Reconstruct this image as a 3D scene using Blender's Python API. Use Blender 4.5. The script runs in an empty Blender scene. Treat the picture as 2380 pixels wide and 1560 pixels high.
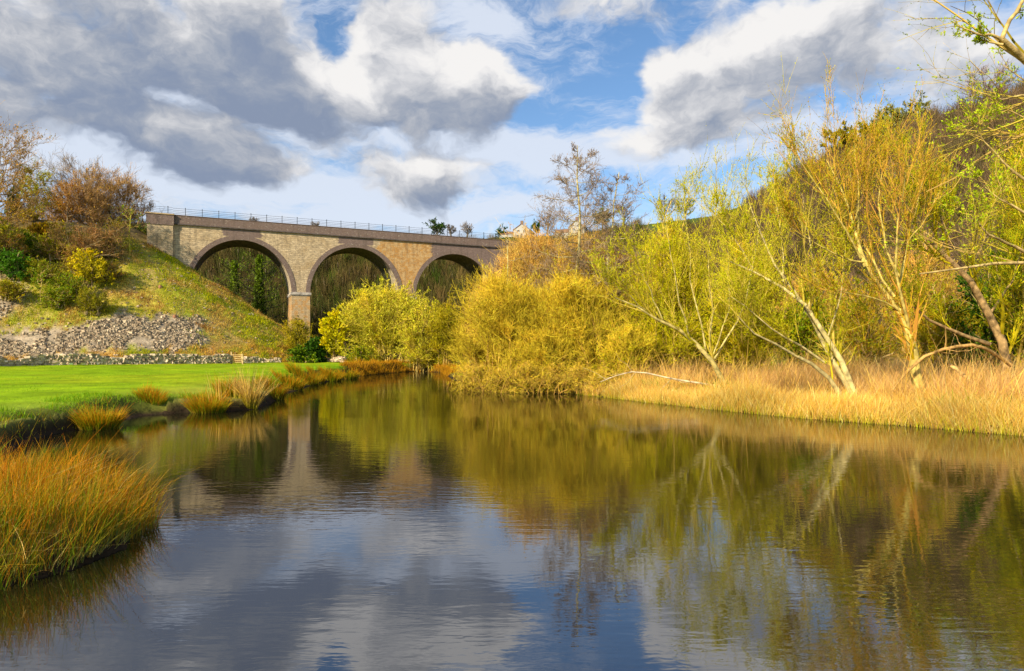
import bpy, math, random
import numpy as np
R = math.radians
rng = np.random.default_rng(7)
scene = bpy.context.scene
COL = scene.collection
F = 1500.0; HY = 826.0; CXP = 1190.0; HC = 2.0      # lens: 1500 units of a 2380-wide frame, eye 2 m above the water

def at(px, py, Y):
    """world point seen at (px,py) of a 2380-wide frame at depth Y"""
    return np.array([(px-CXP)/F*Y, Y, HC+(HY-py)/F*Y])
def sx(px, Y): return (px-CXP)/F*Y

# ------------------------------------------------------------------ helpers
def tag(o, label=None, cat=None, group=None, kind=None):
    if label: o['label'] = label
    if cat: o['category'] = cat
    if group: o['group'] = group
    if kind: o['kind'] = kind
    return o

def link(o, parent=None):
    COL.objects.link(o)
    if parent is not None: o.parent = parent
    return o

def empty(name, loc=(0,0,0), rz=0.0):
    o = bpy.data.objects.new(name, None); o.location = loc; o.rotation_euler = (0,0,rz)
    o.empty_display_size = .5
    return link(o)

class G:
    """collects quads / tris with a colour per vertex and a material slot per face"""
    def __init__(s): s.v=[]; s.c=[]; s.q=[]; s.t=[]; s.qm=[]; s.tm=[]; s.n=0
    def add(s, v, c, q=None, t=None, m=0):
        v = np.asarray(v, float).reshape(-1,3)
        c = np.asarray(c, float)
        if c.ndim == 1: c = np.broadcast_to(c, (len(v),3))
        s.v.append(v); s.c.append(c.reshape(-1,3))
        if q is not None and len(q):
            q = np.asarray(q, np.int64).reshape(-1,4); s.q.append(q+s.n); s.qm.append(np.full(len(q), m))
        if t is not None and len(t):
            t = np.asarray(t, np.int64).reshape(-1,3); s.t.append(t+s.n); s.tm.append(np.full(len(t), m))
        s.n += len(v)
    def mesh(s, name, mats, smooth=False):
        v = np.concatenate(s.v); c = np.concatenate(s.c)
        q = np.concatenate(s.q) if s.q else np.zeros((0,4),np.int64)
        t = np.concatenate(s.t) if s.t else np.zeros((0,3),np.int64)
        me = bpy.data.meshes.new(name)
        me.vertices.add(len(v)); me.vertices.foreach_set('co', v.astype(np.float32).ravel())
        lv = np.concatenate([q.ravel(), t.ravel()])
        me.loops.add(len(lv)); me.loops.foreach_set('vertex_index', lv.astype(np.int32))
        ls = np.concatenate([np.arange(len(q))*4, len(q)*4+np.arange(len(t))*3])
        me.polygons.add(len(ls)); me.polygons.foreach_set('loop_start', ls.astype(np.int32))
        mi = np.concatenate(([*s.qm] if s.qm else []) + ([*s.tm] if s.tm else []))
        me.polygons.foreach_set('material_index', mi.astype(np.int32))
        me.polygons.foreach_set('use_smooth', np.full(len(ls), bool(smooth)))
        me.update(calc_edges=True)
        a = me.color_attributes.new('col', 'FLOAT_COLOR', 'POINT')
        a.data.foreach_set('color', np.concatenate([c, np.ones((len(c),1))],1).astype(np.float32).ravel())
        for m in (mats if isinstance(mats,(list,tuple)) else [mats]): me.materials.append(m)
        return me
    def obj(s, name, mats, parent=None, smooth=False, loc=None):
        o = bpy.data.objects.new(name, s.mesh(name, mats, smooth))
        if loc is not None: o.location = loc
        return link(o, parent)

def box(g, x0,x1,y0,y1,z0,z1, c=(.5,.5,.5), m=0):
    v = [(x0,y0,z0),(x1,y0,z0),(x1,y1,z0),(x0,y1,z0),(x0,y0,z1),(x1,y0,z1),(x1,y1,z1),(x0,y1,z1)]
    g.add(v, c, q=[(0,3,2,1),(4,5,6,7),(0,1,5,4),(1,2,6,5),(2,3,7,6),(3,0,4,7)], m=m)

def nrm(a): return a/np.maximum(np.linalg.norm(a,axis=-1,keepdims=True),1e-9)

def tubes(g, P, Rd, S, c, m=0):
    """P (N,K,3) polylines, Rd (N,K) radii, S sides (2 = flat strip), c colour (3,) or (N,3) or (N,K,3)"""
    N,K,_ = P.shape
    if N == 0: return
    T = np.empty_like(P); T[:,1:-1] = P[:,2:]-P[:,:-2]; T[:,0]=P[:,1]-P[:,0]; T[:,-1]=P[:,-1]-P[:,-2]
    T = nrm(T)
    ref = nrm(rng.normal(size=(N,1,3)))
    A = nrm(np.cross(T, np.broadcast_to(ref,T.shape))); B = np.cross(T, A)
    c = np.asarray(c,float)
    if c.ndim==1: c = np.broadcast_to(c,(N,K,3))
    elif c.ndim==2: c = np.broadcast_to(c[:,None],(N,K,3))
    if S == 2:
        V = np.stack([P-A*Rd[...,None], P+A*Rd[...,None]],2)
        idx = np.arange(N*K*2).reshape(N,K,2)
        q = np.stack([idx[:,:-1,0],idx[:,:-1,1],idx[:,1:,1],idx[:,1:,0]],-1)
    else:
        th = np.arange(S)*2*np.pi/S
        V = P[:,:,None]+Rd[:,:,None,None]*(A[:,:,None]*np.cos(th)[:,None]+B[:,:,None]*np.sin(th)[:,None])
        idx = np.arange(N*K*S).reshape(N,K,S); nx = np.roll(idx,-1,2)
        q = np.stack([idx[:,:-1],nx[:,:-1],nx[:,1:],idx[:,1:]],-1)
    g.add(V.reshape(-1,3), np.repeat(c[:,:,None],V.shape[2],2).reshape(-1,3), q=q.reshape(-1,4), m=m)

def hash2(ix,iy,seed):
    h = (ix.astype(np.int64)*374761393 + iy.astype(np.int64)*668265263 + seed*1442695041) & 0xffffffff
    h = ((h ^ (h>>13))*1274126177) & 0xffffffff
    return ((h ^ (h>>16)) & 0xffff)/65535.0
def vnoise(x,y,seed=0):
    ix=np.floor(x); iy=np.floor(y); fx=x-ix; fy=y-iy; fx=fx*fx*(3-2*fx); fy=fy*fy*(3-2*fy)
    a=hash2(ix,iy,seed); b=hash2(ix+1,iy,seed); c=hash2(ix,iy+1,seed); d=hash2(ix+1,iy+1,seed)
    return (a*(1-fx)+b*fx)*(1-fy)+(c*(1-fx)+d*fx)*fy
def fbm(x,y,sc,oct=4,seed=0):
    s=0; a=.5; t=0
    for i in range(oct):
        s = s+a*vnoise(x*sc,y*sc,seed+i*17); t+=a; a*=.55; sc*=2.07
    return s/t-.5
def sst(a,b,x):
    t=np.clip((x-a)/(b-a),0,1); return t*t*(3-2*t)

# ------------------------------------------------------------------ materials
def newmat(name):
    m = bpy.data.materials.new(name); m.use_nodes=True
    nt=m.node_tree; nt.nodes.clear()
    return m, nt, nt.nodes, nt.links
def N(nt, typ, **kw):
    n = nt.nodes.new(typ)
    for k,v in kw.items():
        if k.startswith('i_'):
            key=k[2:]; key = int(key) if key.isdigit() else key.replace('_',' ')
            n.inputs[key].default_value=v
        else: setattr(n,k,v)
    return n
def mat_col(name, rough=.8, transl=0.0, nscale=0, namp=0.0, bump=0.0, bscale=20, spec=.2):
    """surface whose own colour is the 'col' attribute, broken up by noise"""
    m,nt,ns,L = newmat(name)
    out=N(nt,'ShaderNodeOutputMaterial'); a=N(nt,'ShaderNodeAttribute',attribute_name='col')
    p=N(nt,'ShaderNodeBsdfPrincipled'); p.inputs['Roughness'].default_value=rough
    p.inputs['Specular IOR Level'].default_value=spec
    col=a.outputs['Color']
    if namp>0:
        tc=N(nt,'ShaderNodeTexCoord'); nz=N(nt,'ShaderNodeTexNoise'); nz.inputs['Scale'].default_value=nscale; nz.inputs['Detail'].default_value=5
        L.new(tc.outputs['Object'],nz.inputs['Vector'])
        mr=N(nt,'ShaderNodeMapRange'); mr.inputs['From Min'].default_value=.3; mr.inputs['From Max'].default_value=.7
        mr.inputs['To Min'].default_value=1-namp; mr.inputs['To Max'].default_value=1+namp
        L.new(nz.outputs['Fac'],mr.inputs['Value'])
        mx=N(nt,'ShaderNodeVectorMath',operation='SCALE'); L.new(col,mx.inputs[0]); L.new(mr.outputs[0],mx.inputs['Scale'])
        col=mx.outputs[0]
    L.new(col,p.inputs['Base Color'])
    if bump>0:
        tc=N(nt,'ShaderNodeTexCoord'); nz=N(nt,'ShaderNodeTexNoise'); nz.inputs['Scale'].default_value=bscale; nz.inputs['Detail'].default_value=6
        L.new(tc.outputs['Object'],nz.inputs['Vector'])
        b=N(nt,'ShaderNodeBump'); b.inputs['Strength'].default_value=1; b.inputs['Distance'].default_value=bump
        L.new(nz.outputs['Fac'],b.inputs['Height']); L.new(b.outputs[0],p.inputs['Normal'])
    if transl>0:
        t=N(nt,'ShaderNodeBsdfTranslucent'); L.new(col,t.inputs['Color'])
        mx=N(nt,'ShaderNodeMixShader'); mx.inputs[0].default_value=transl
        L.new(p.outputs[0],mx.inputs[1]); L.new(t.outputs[0],mx.inputs[2]); L.new(mx.outputs[0],out.inputs[0])
    else: L.new(p.outputs[0],out.inputs[0])
    return m
M_TERR = mat_col('terrain', .95, nscale=1.2, namp=.35, bump=.12, bscale=3.5, spec=.05)
M_FIELD = mat_col('field_turf', .9, nscale=.55, namp=.30, bump=.06, bscale=4, spec=.05)
M_LEAF = mat_col('leaf', .6, transl=.3, spec=.2)
M_TWIG = mat_col('twig', .75, spec=.15)
M_BARK = mat_col('bark', .85, nscale=5, namp=.55, bump=.012, bscale=16)
M_GRASS = mat_col('grass_blade', .7, transl=.25, spec=.15)
M_STONE = mat_col('limestone', .9, nscale=4, namp=.3, bump=.010, bscale=9)
M_PAINT = mat_col('painted', .6, nscale=3, namp=.1)
M_IRON = mat_col('iron', .5, nscale=20, namp=.3)

# ------------------------------------------------------------------ terrain shape
SHORE = np.array([(-4.0,6.7),(-4.1,6.0),(-4.45,5.5),(-5.1,5.1),(-7,4.2),(-9.5,2),(-12,-5),(-14,-30),(40,-30),(40,-2),(26,8.5),(17.5,13.2),
 (12.7,16),(11.1,18.3),(9.5,20),(7.8,23),(5.7,27.5),(4.3,31),(3.2,33.6),(.8,35.2),(-1.0,37.5),(-2.4,41),(-3.8,47),(-5.1,55),(-6.8,66),(-8.2,75),
 (-10.5,80),(-12.8,79),(-14.4,68),(-14.6,60),(-14.2,55),(-13.9,48),(-13.4,43.5),(-12.4,38),(-11.7,33.5),(-10.3,28),(-9.5,23.8),(-10.2,22.9),(-11.4,22.4),
 (-12.2,21.4),(-11.9,19.8),(-11.5,17.9),(-11.7,16.3),(-10.9,14.2),(-9.6,12.2),(-8.3,10.8),(-6.6,9.8),(-5.0,9.0),(-4.5,7.8)])
def shore_sd(x,y):
    P=SHORE; Q=np.roll(P,-1,0)
    d=np.full(x.shape,1e9); ins=np.zeros(x.shape,bool)
    for a,b in zip(P,Q):
        e=b-a; t=np.clip(((x-a[0])*e[0]+(y-a[1])*e[1])/(e@e),0,1)
        d=np.minimum(d,np.hypot(x-a[0]-t*e[0],y-a[1]-t*e[1]))
        c=(a[1]>y)!=(b[1]>y)
        xi=(b[0]-a[0])*(y-a[1])/((b[1]-a[1]) if b[1]!=a[1] else 1e-9)+a[0]
        ins ^= c&(x<xi)
    return np.where(ins,-d,d)          # positive on land

BP = np.array([-31.4,96.0]); BE = np.array([.9165,.40]); BN=np.array([-.40,.9165])   # bridge: pier 1 front, along, away
RA = BP+BE*(-22.5)+BN*3.2           # end of the embankment ridge
def ridge_d(x,y):
    s=(x-RA[0])*BE[0]+(y-RA[1])*BE[1]; n=(x-RA[0])*BN[0]+(y-RA[1])*BN[1]
    return np.where(s>0,np.hypot(s,n),np.abs(n)), s

# far ridge / valley side: px -> (foot Y, crest Y, crest z)
_px = [-3000,-600, 0, 350, 420, 700,1000,1110,1180,1300,1400,1530,1660,1800,1900,1985,2060,2130,2250,2380,2700,4000]
_yf = [125,  125,125, 128, 128, 128, 125, 122, 118, 110,  95,  85,  78,  72,  66,  60,  56,  52,  46,  42,  34,  22]
_yc = [260,  260,250, 190, 190, 196, 208, 220, 290, 300, 285, 262, 235, 200, 180, 168, 160, 155, 150, 150, 140, 110]
_cy = [540,  540,530, 524, 524, 540, 556, 560, 556, 552, 540, 524, 508, 458, 418, 385, 368, 335, 300, 255, 190, 100]
def hills(x,y):
    yy=np.maximum(y,1.0); px=np.clip(x/yy*F+CXP,-2900,3990)
    yf=np.interp(px,_px,_yf); yc=np.interp(px,_px,_yc); zc=HC+(HY-np.interp(px,_px,_cy))/F*yc
    t=(y-yf)/(yc-yf)
    h=np.where(t<1, zc*np.power(np.clip(t,0,1),1.12), zc-np.minimum((y-yc)*.12,40))
    h=np.where(y<20,0,h)
    return h, t
def height(x,y, full=False):
    sd=shore_sd(x,y)
    left = sst(2,-6,x-(-10+ (y-20)*.04))
    base = left*(.62-.52*sst(11,8.6,y)+.0075*np.clip(y-16,0,60)) + (1-left)*(.22+.035*np.clip(sd,0,25))
    und = fbm(x,y,.45,3,5)*.16*(1-.7*left*sst(11,8.6,y))
    w = np.where(left>.5,.9+.9*vnoise(x*.8,y*.8,91),.45)
    land = .02+(base+und)*sst(0,1,sd/w)
    h = np.where(sd>0, land, -np.clip(-sd*.5,0.02,1.3))
    hh,t = hills(x,y)
    hh = hh + np.clip(t,0,1)*(fbm(x,y,.02,5,11)*9+fbm(x,y,.12,3,13)*2.0)*(t<1.0)*np.clip((1-t)*6,0,1)
    d,s = ridge_d(x,y)
    prof = 19.6-.70*np.maximum(d-.8,0)
    e = prof + fbm(x,y,.12,4,21)*1.3*sst(0,6,prof) + fbm(x,y,.6,3,23)*.35
    # the wooded cutting continues higher to the left behind the ridge
    e = e + sst(4,34,-s)*1.8*sst(6,0,np.abs(d-3))
    k = 1.0
    emb = np.maximum(e,0)
    h2 = np.where(sd>0, np.maximum(h, np.where(emb>h, emb, h)), h)
    h2 = np.where((sd>0)&(t>0), np.maximum(h2, h*1.0+hh), h2)
    if full: return h2, sd, hh, t, emb, d, s, left
    return h2
def hz(x,y):
    return float(height(np.array([float(x)]),np.array([float(y)]))[0])

def on_slope(px,py,y0=50.,y1=97.):
    Y=np.linspace(y0,y1,400); x=(px-CXP)/F*Y; z=height(x,Y); pr=HY-(z-HC)/Y*F
    k=np.nonzero(pr<=py)[0]; return float(Y[k[0]]) if len(k) else y1
def terrain():
    ang = np.concatenate([np.linspace(-180,-56,60,endpoint=False), np.arange(-56,56,.22), np.linspace(56,180,61)])
    r = np.concatenate([[.5], np.geomspace(1.5,60,330), np.geomspace(60,1400,300)[1:]])
    A,RR = np.meshgrid(R(1)*ang, r, indexing='ij')
    x=RR*np.sin(A); y=RR*np.cos(A)
    h,sd,hh,t,emb,d,s,left = height(x,y,True)
    n1=fbm(x,y,.5,4,31)+.5; n2=fbm(x,y,.16,4,33)+.5; n3=fbm(x,y,1.7,3,35)+.5; n4=fbm(x,y,.07,3,37)+.5
    def C(r_,g_,b_): return np.array([r_,g_,b_])
    def mix(a,b,f): return a*(1-f[...,None])+b*f[...,None]
    col=np.broadcast_to(C(.24,.17,.06),x.shape+(3,)).copy()                         # right bank litter
    col=mix(col,C(.10,.13,.02),sst(.5,.7,n2)*sst(6,14,sd))
    fieldm = left*(emb<=.25+base_eps)*(t<=0)
    fcol = mix(np.broadcast_to(C(.21,.33,.004),x.shape+(3,)), C(.28,.35,.006), sst(.35,.7,n2))
    fcol = mix(fcol, C(.10,.27,.004), sst(.55,.8,n4)*.6)
    col = mix(col,fcol,left)
    # soil of the eroded bank
    edge = sst(1.7,.9,sd+(n1-.5)*1.4)*left + sst(.5,.15,sd)*(1-left)
    col = mix(col,C(.035,.022,.012),np.clip(edge,0,1))
    # embankment
    em = sst(.0,.7,emb-h*0-.8*1.0)
    g = mix(np.broadcast_to(C(.44,.37,.05),x.shape+(3,)), C(.28,.31,.025), sst(.45,.7,n2))
    g = mix(g, C(.44,.29,.11), sst(.46,.62,n1)*.75)
    g = mix(g, C(.30,.16,.07), sst(.62,.8,n3)*.5)
    X=x+(n1-.5)*5; H=emb+(n3-.5)*2.0
    def blob(cx,cz,rx,rz): return np.exp(-((X-cx)/rx)**2-((H-cz)/rz)**2)
    scree = np.maximum.reduce([blob(-41.5,5.0,5,2.2),blob(-38.5,3.6,3.5,1.3),blob(-47,3.4,7,1.6),blob(-58,7.0,5,4),blob(-55,2.5,7,1.6)])
    sm = sst(.30,.52,scree+(n1-.5)*.45)
    g = mix(g, mix(np.broadcast_to(C(.38,.30,.20),x.shape+(3,)),C(.24,.19,.13),sst(.4,.7,n3)), sm)
    low = sst(4.6,2.0,H)*(1-sm); g = mix(g, C(.38,.17,.04), low*.6*sst(.35,.6,n1))
    topw = sst(11.5,14,H)*sst(-46,-52,x); g = mix(g, C(.10,.07,.035), topw*.85)
    col = mix(col,g,em)
    # valley side
    hm = sst(0,.08,t)*(t>0)*(hh>=emb)
    v = mix(np.broadcast_to(C(.075,.055,.03),x.shape+(3,)), C(.045,.05,.016), sst(.45,.6,n2))
    v = mix(v, C(.10,.085,.05), sst(.55,.7,n1)*.5)
    rightw = sst(.15,.45,x/np.maximum(y,1))
    v = mix(v, C(.085,.06,.032), rightw*.7)
    pasture = sst(.80,.9,t)*(1-sst(.32,.4,x/np.maximum(y,1)))
    v = mix(v, C(.07,.10,.02), pasture)
    col = mix(col,v,hm)
    under = sd<.0
    col[under]=C(.03,.022,.012)
    nA,nR = x.shape
    V = np.stack([x,y,h],-1).reshape(-1,3); CC=np.clip(col,0.004,1).reshape(-1,3)
    idx=np.arange(nA*nR).reshape(nA,nR)
    q=np.stack([idx[:-1,:-1],idx[1:,:-1],idx[1:,1:],idx[:-1,1:]],-1).reshape(-1,4)
    xc=V[q].mean(1)
    fl=[a.ravel()[q[:,0]] for a in (sd,emb,t,hh,left,h)]
    SD,EM,TT,HH,LF,HG=fl
    reg=np.zeros(len(q),int)                                   # 0 ground
    reg[(LF>.5)&(SD>.4)&(TT<=0)]=1                             # field
    reg[(EM>1.15)&(EM>=HG-.8)]=2                               # embankment
    reg[(TT>0)&(HH>EM)]=3                                      # hill
    reg[(SD<-0.0)]=4
    names=['ground','field','embankment','hill','pond_bed']
    mats=[M_TERR,M_FIELD,M_TERR,M_TERR,M_TERR]
    for k in range(5):
        qq=q[reg==k]; u,inv=np.unique(qq,return_inverse=True)
        g_=G(); g_.add(V[u],CC[u],q=inv.reshape(-1,4))
        o=g_.obj(names[k],mats[k],smooth=True); tag(o,kind='structure')
base_eps=.9
terrain()

# ------------------------------------------------------------------ water
def water():
    m,nt,ns,L=newmat('pond_water')
    out=N(nt,'ShaderNodeOutputMaterial'); tc=N(nt,'ShaderNodeTexCoord')
    def noise(sx_,sy_,sc,det,rot=0,dist=0):
        mp=N(nt,'ShaderNodeMapping'); mp.inputs['Scale'].default_value=(sx_,sy_,1); mp.inputs['Rotation'].default_value=(0,0,rot)
        L.new(tc.outputs['Object'],mp.inputs['Vector'])
        nz=N(nt,'ShaderNodeTexNoise'); nz.inputs['Scale'].default_value=sc; nz.inputs['Detail'].default_value=det; nz.inputs['Distortion'].default_value=dist
        L.new(mp.outputs[0],nz.inputs['Vector']); return nz.outputs['Fac']
    def math_(op,a,b):
        n=N(nt,'ShaderNodeMath',operation=op)
        for i,v in enumerate((a,b)):
            if isinstance(v,(int,float)): n.inputs[i].default_value=v
            else: L.new(v,n.inputs[i])
        return n.outputs[0]
    n1=noise(1.0,4.2,1.5,2,R(6),.3)        # long low wind ripples
    n2=noise(1.3,3.4,4.5,2,R(-8),.4)       # short chop
    n3=noise(.25,.9,.5,1,0,0)              # slow swell
    calm=noise(.16,.3,1.0,2,R(20))         # where the breeze touches down
    cm=N(nt,'ShaderNodeMapRange'); L.new(calm,cm.inputs['Value']); cm.inputs['From Min'].default_value=.38; cm.inputs['From Max'].default_value=.62
    cm.inputs['To Min'].default_value=.35; cm.inputs['To Max'].default_value=1.0
    h=math_('ADD',math_('MULTIPLY',n1,WR1),math_('MULTIPLY',n2,WR2))
    h=math_('MULTIPLY',h,cm.outputs[0])
    h=math_('ADD',h,math_('MULTIPLY',n3,WR3))
    b=N(nt,'ShaderNodeBump'); b.inputs['Strength'].default_value=1; b.inputs['Distance'].default_value=1.0
    L.new(h,b.inputs['Height'])
    gl=N(nt,'ShaderNodeBsdfGlossy'); gl.inputs['Roughness'].default_value=.02; gl.inputs['Color'].default_value=(.92,.94,1,1)
    L.new(b.outputs[0],gl.inputs['Normal'])
    df=N(nt,'ShaderNodeBsdfDiffuse'); df.inputs['Color'].default_value=(.012,.010,.003,1)
    fr=N(nt,'ShaderNodeFresnel'); fr.inputs['IOR'].default_value=1.55; L.new(b.outputs[0],fr.inputs['Normal'])
    mr=N(nt,'ShaderNodeMapRange'); L.new(fr.outputs[0],mr.inputs['Value']); mr.inputs['From Max'].default_value=.75
    mr.inputs['To Min'].default_value=.19; mr.inputs['To Max'].default_value=.66
    mx=N(nt,'ShaderNodeMixShader'); L.new(mr.outputs[0],mx.inputs[0]); L.new(df.outputs[0],mx.inputs[1]); L.new(gl.outputs[0],mx.inputs[2])
    L.new(mx.outputs[0],out.inputs[0])
    g=G(); g.add([(-45,-35,0),(60,-35,0),(60,88,0),(-45,88,0)],(.1,.1,.1),q=[(0,1,2,3)])
    tag(g.obj('water',m),kind='structure')
WR1,WR2,WR3=.0023,.0012,.007
water()

# ------------------------------------------------------------------ sky, sun, camera
SUN_AZ=219.0; SUN_EL=30.0
def sky():
    w=bpy.data.worlds.new('World'); scene.world=w; w.use_nodes=True
    nt=w.node_tree; nt.nodes.clear(); L=nt.links
    out=N(nt,'ShaderNodeOutputWorld'); bg=N(nt,'ShaderNodeBackground'); bg.inputs['Strength'].default_value=.1
    st=N(nt,'ShaderNodeTexSky',sky_type='NISHITA'); st.sun_disc=False; st.sun_elevation=R(SUN_EL); st.sun_rotation=R(SUN_AZ)
    st.dust_density=.4; st.ozone_density=2.2
    tc=N(nt,'ShaderNodeTexCoord'); sp=N(nt,'ShaderNodeSeparateXYZ'); L.new(tc.outputs['Generated'],sp.inputs[0])
    def mt(op,a=None,b=None,c=None,clamp=False):
        n=N(nt,'ShaderNodeMath',operation=op); n.use_clamp=clamp
        for i,v in enumerate((a,b,c)):
            if v is None: continue
            if isinstance(v,(int,float)): n.inputs[i].default_value=v
            else: L.new(v,n.inputs[i])
        return n.outputs[0]
    az=mt('ARCTAN2',sp.outputs[0],sp.outputs[1]); el=mt('ARCSINE',sp.outputs[2])
    cb=N(nt,'ShaderNodeCombineXYZ'); L.new(az,cb.inputs[0]); L.new(el,cb.inputs[1]); P0=cb.outputs[0]
    def vm(op,a,b):
        n=N(nt,'ShaderNodeVectorMath',operation=op)
        for i,v in enumerate((a,b)):
            if isinstance(v,tuple): n.inputs[i].default_value=v
            else: L.new(v,n.inputs[i])
        return n.outputs[0]
    def noise(P,sc,det,rough=.55,dist=0,sy=1.0,seed=0.0):
        mp=N(nt,'ShaderNodeMapping'); mp.inputs['Scale'].default_value=(1,sy,1); mp.inputs['Location'].default_value=(seed,seed*.7,seed*.3); L.new(P,mp.inputs['Vector'])
        nz=N(nt,'ShaderNodeTexNoise'); nz.inputs['Scale'].default_value=sc; nz.inputs['Detail'].default_value=det
        nz.inputs['Roughness'].default_value=rough; nz.inputs['Distortion'].default_value=dist
        L.new(mp.outputs[0],nz.inputs['Vector']); return nz
    def ang(px,py):
        u=(px-CXP)/F; v=(HY-py)/F; a=math.atan(u); return a, math.atan2(v,math.hypot(1,u))
    def blobs(P, lst):
        acc=None
        for (px,py,rx,ry,s,rot) in lst:
            a,e=ang(px,py); sc=math.cos(a)
            mp=N(nt,'ShaderNodeMapping',vector_type='TEXTURE'); mp.inputs['Location'].default_value=(a,e,0)
            mp.inputs['Rotation'].default_value=(0,0,R(rot)); mp.inputs['Scale'].default_value=(rx/F*sc*sc*1.15,ry/F*sc*1.15,1)
            L.new(P,mp.inputs['Vector'])
            gr=N(nt,'ShaderNodeTexGradient',gradient_type='SPHERICAL'); L.new(mp.outputs[0],gr.inputs['Vector'])
            acc = mt('MULTIPLY',gr.outputs['Fac'],s) if acc is None else mt('MULTIPLY_ADD',gr.outputs['Fac'],s,acc)
        return acc
    # domain warp
    wn=noise(P0,7,4,.6,0,1.6,3.1)
    wv=vm('MULTIPLY',vm('SUBTRACT',wn.outputs['Color'],(.5,.5,.5)),(.11,.07,0))
    P=vm('ADD',P0,wv)
    CU=[(230,120,520,210,1.5,8),(120,225,160,30,-.8,15),(430,250,90,26,-.6,0),(330,268,60,20,-.5,0),(600,60,190,130,1.3,-25),(640,190,260,110,1.2,0),(540,375,180,80,1.5,0),(150,255,180,60,.9,5),(360,300,230,60,.9,0),
        (980,185,240,110,1.7,0),(1150,195,140,85,1.3,-15),(850,250,240,70,.9,0),(1130,280,90,55,.7,0),(985,412,205,78,1.7,0),(890,70,170,110,.9,40),
        (1640,165,240,78,1.35,14),(1930,120,420,115,1.25,18),(1720,60,140,40,-.7,25),(1820,40,200,90,1.2,15),(1530,165,100,55,.9,0),(1610,285,210,70,1.5,12),(1700,330,130,45,.8,0),
        (1330,10,330,60,.7,0),(2180,150,260,110,.7,10),(1410,300,55,24,.8,30),(1240,190,60,40,.5,0),
        (1330,220,140,130,-1.0,0),(1440,230,90,70,-.8,0),(1300,470,260,45,-.8,0),(795,85,50,60,-1.6,0),(1500,440,200,50,-.8,0),(1770,235,60,22,-.4,0),(1280,130,120,50,-.6,0)]
    def density(P):
        b=blobs(P,CU)
        n=noise(P,9,6,.58,.2,1.5,1.7).outputs['Fac']
        n=mt('SUBTRACT',n,.5)
        return mt('MULTIPLY_ADD',n,2.9,b)
    d0=density(P)
    d1=density(vm('ADD',P,(-.022,.032,0)))
    cov=N(nt,'ShaderNodeMapRange',interpolation_type='SMOOTHSTEP'); L.new(d0,cov.inputs['Value']); cov.inputs['From Min'].default_value=.12; cov.inputs['From Max'].default_value=.92
    lit=mt('SUBTRACT',d0,d1)
    # thick parts grey, edges toward the light white
    thick=N(nt,'ShaderNodeMapRange',interpolation_type='SMOOTHSTEP'); L.new(d1,thick.inputs['Value']); thick.inputs['From Min'].default_value=.25; thick.inputs['From Max'].default_value=1.45
    DK=[(280,150,560,260,1.15,8),(540,380,190,80,1.2,0),(200,270,250,100,.8,0),(620,150,200,150,.8,0),(1000,430,150,50,.9,0),(1950,140,330,110,.55,15),(1120,270,140,55,.5,0),(700,300,300,60,.35,0),(880,60,130,90,.5,30)]
    LT=[(1050,160,210,60,1.1,0),(770,170,60,60,.7,0),(1560,160,130,50,.9,0),(1800,30,110,50,.9,0),(1600,262,160,35,.6,10),(1010,375,120,25,.7,0),(690,60,50,100,.8,30)]
    dk=mt('SUBTRACT',blobs(P,DK),blobs(P,LT))
    mid=mt('SUBTRACT',noise(P,11,7,.66,0,1.5,7.7).outputs['Fac'],.5)
    sh=mt('MULTIPLY_ADD',thick.outputs[0],.20,mt('MULTIPLY_ADD',dk,.30,.27))
    sh=mt('MULTIPLY_ADD',lit,-.26,sh)
    sh=mt('MULTIPLY_ADD',mid,-1.05,sh)
    fine=mt('SUBTRACT',noise(P,24,5,.6,.1,1.3,5.5).outputs['Fac'],.5)
    sh=mt('MULTIPLY_ADD',fine,-.55,sh,clamp=True)
    cr=N(nt,'ShaderNodeValToRGB'); L.new(sh,cr.inputs[0]); e=cr.color_ramp; e.interpolation='B_SPLINE'
    e.elements[0].position=.0; e.elements[0].color=(.95,.93,.91,1)
    e.elements[1].position=1.0; e.elements[1].color=(.24,.30,.43,1)
    for p_,c_ in ((.25,(.76,.76,.78,1)),(.50,(.50,.52,.57,1)),(.76,(.31,.36,.46,1))):
        x=e.elements.new(p_); x.color=c_
    cc=N(nt,'ShaderNodeVectorMath',operation='SCALE'); L.new(cr.outputs[0],cc.inputs[0]); cc.inputs['Scale'].default_value=10*CLOUDB
    # thin veil of high cloud
    vn=noise(P,5.5,8,.68,.4,3.0,9.3).outputs['Fac']
    VE=[(1180,350,560,60,1.4,-3),(850,470,620,80,1.4,0),(250,380,480,130,1.1,0),(2150,230,330,150,.8,0),(500,260,400,200,.6,0),(1900,330,300,60,.4,0),(1100,40,200,60,.5,0)]
    vv=mt('MULTIPLY_ADD',blobs(P,VE),.42,mt('MULTIPLY',mt('SUBTRACT',vn,.45),1.9))
    vr=N(nt,'ShaderNodeMapRange',interpolation_type='SMOOTHSTEP'); L.new(vv,vr.inputs['Value']); vr.inputs['From Min'].default_value=-.05; vr.inputs['From Max'].default_value=.48; vr.inputs['To Max'].default_value=.88
    # sky: keep the Nishita colours, a little richer
    hs=N(nt,'ShaderNodeHueSaturation'); hs.inputs['Saturation'].default_value=1.12; hs.inputs['Value'].default_value=SKYV; L.new(st.outputs[0],hs.inputs['Color'])
    m1=N(nt,'ShaderNodeMix',data_type='RGBA'); L.new(vr.outputs[0],m1.inputs[0]); L.new(hs.outputs[0],m1.inputs[6])
    m1.inputs[7].default_value=(7.6*CLOUDB,8.2*CLOUDB,9.3*CLOUDB,1)
    m2=N(nt,'ShaderNodeMix',data_type='RGBA'); L.new(cov.outputs[0],m2.inputs[0]); L.new(m1.outputs[2],m2.inputs[6]); L.new(cc.outputs[0],m2.inputs[7])
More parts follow.
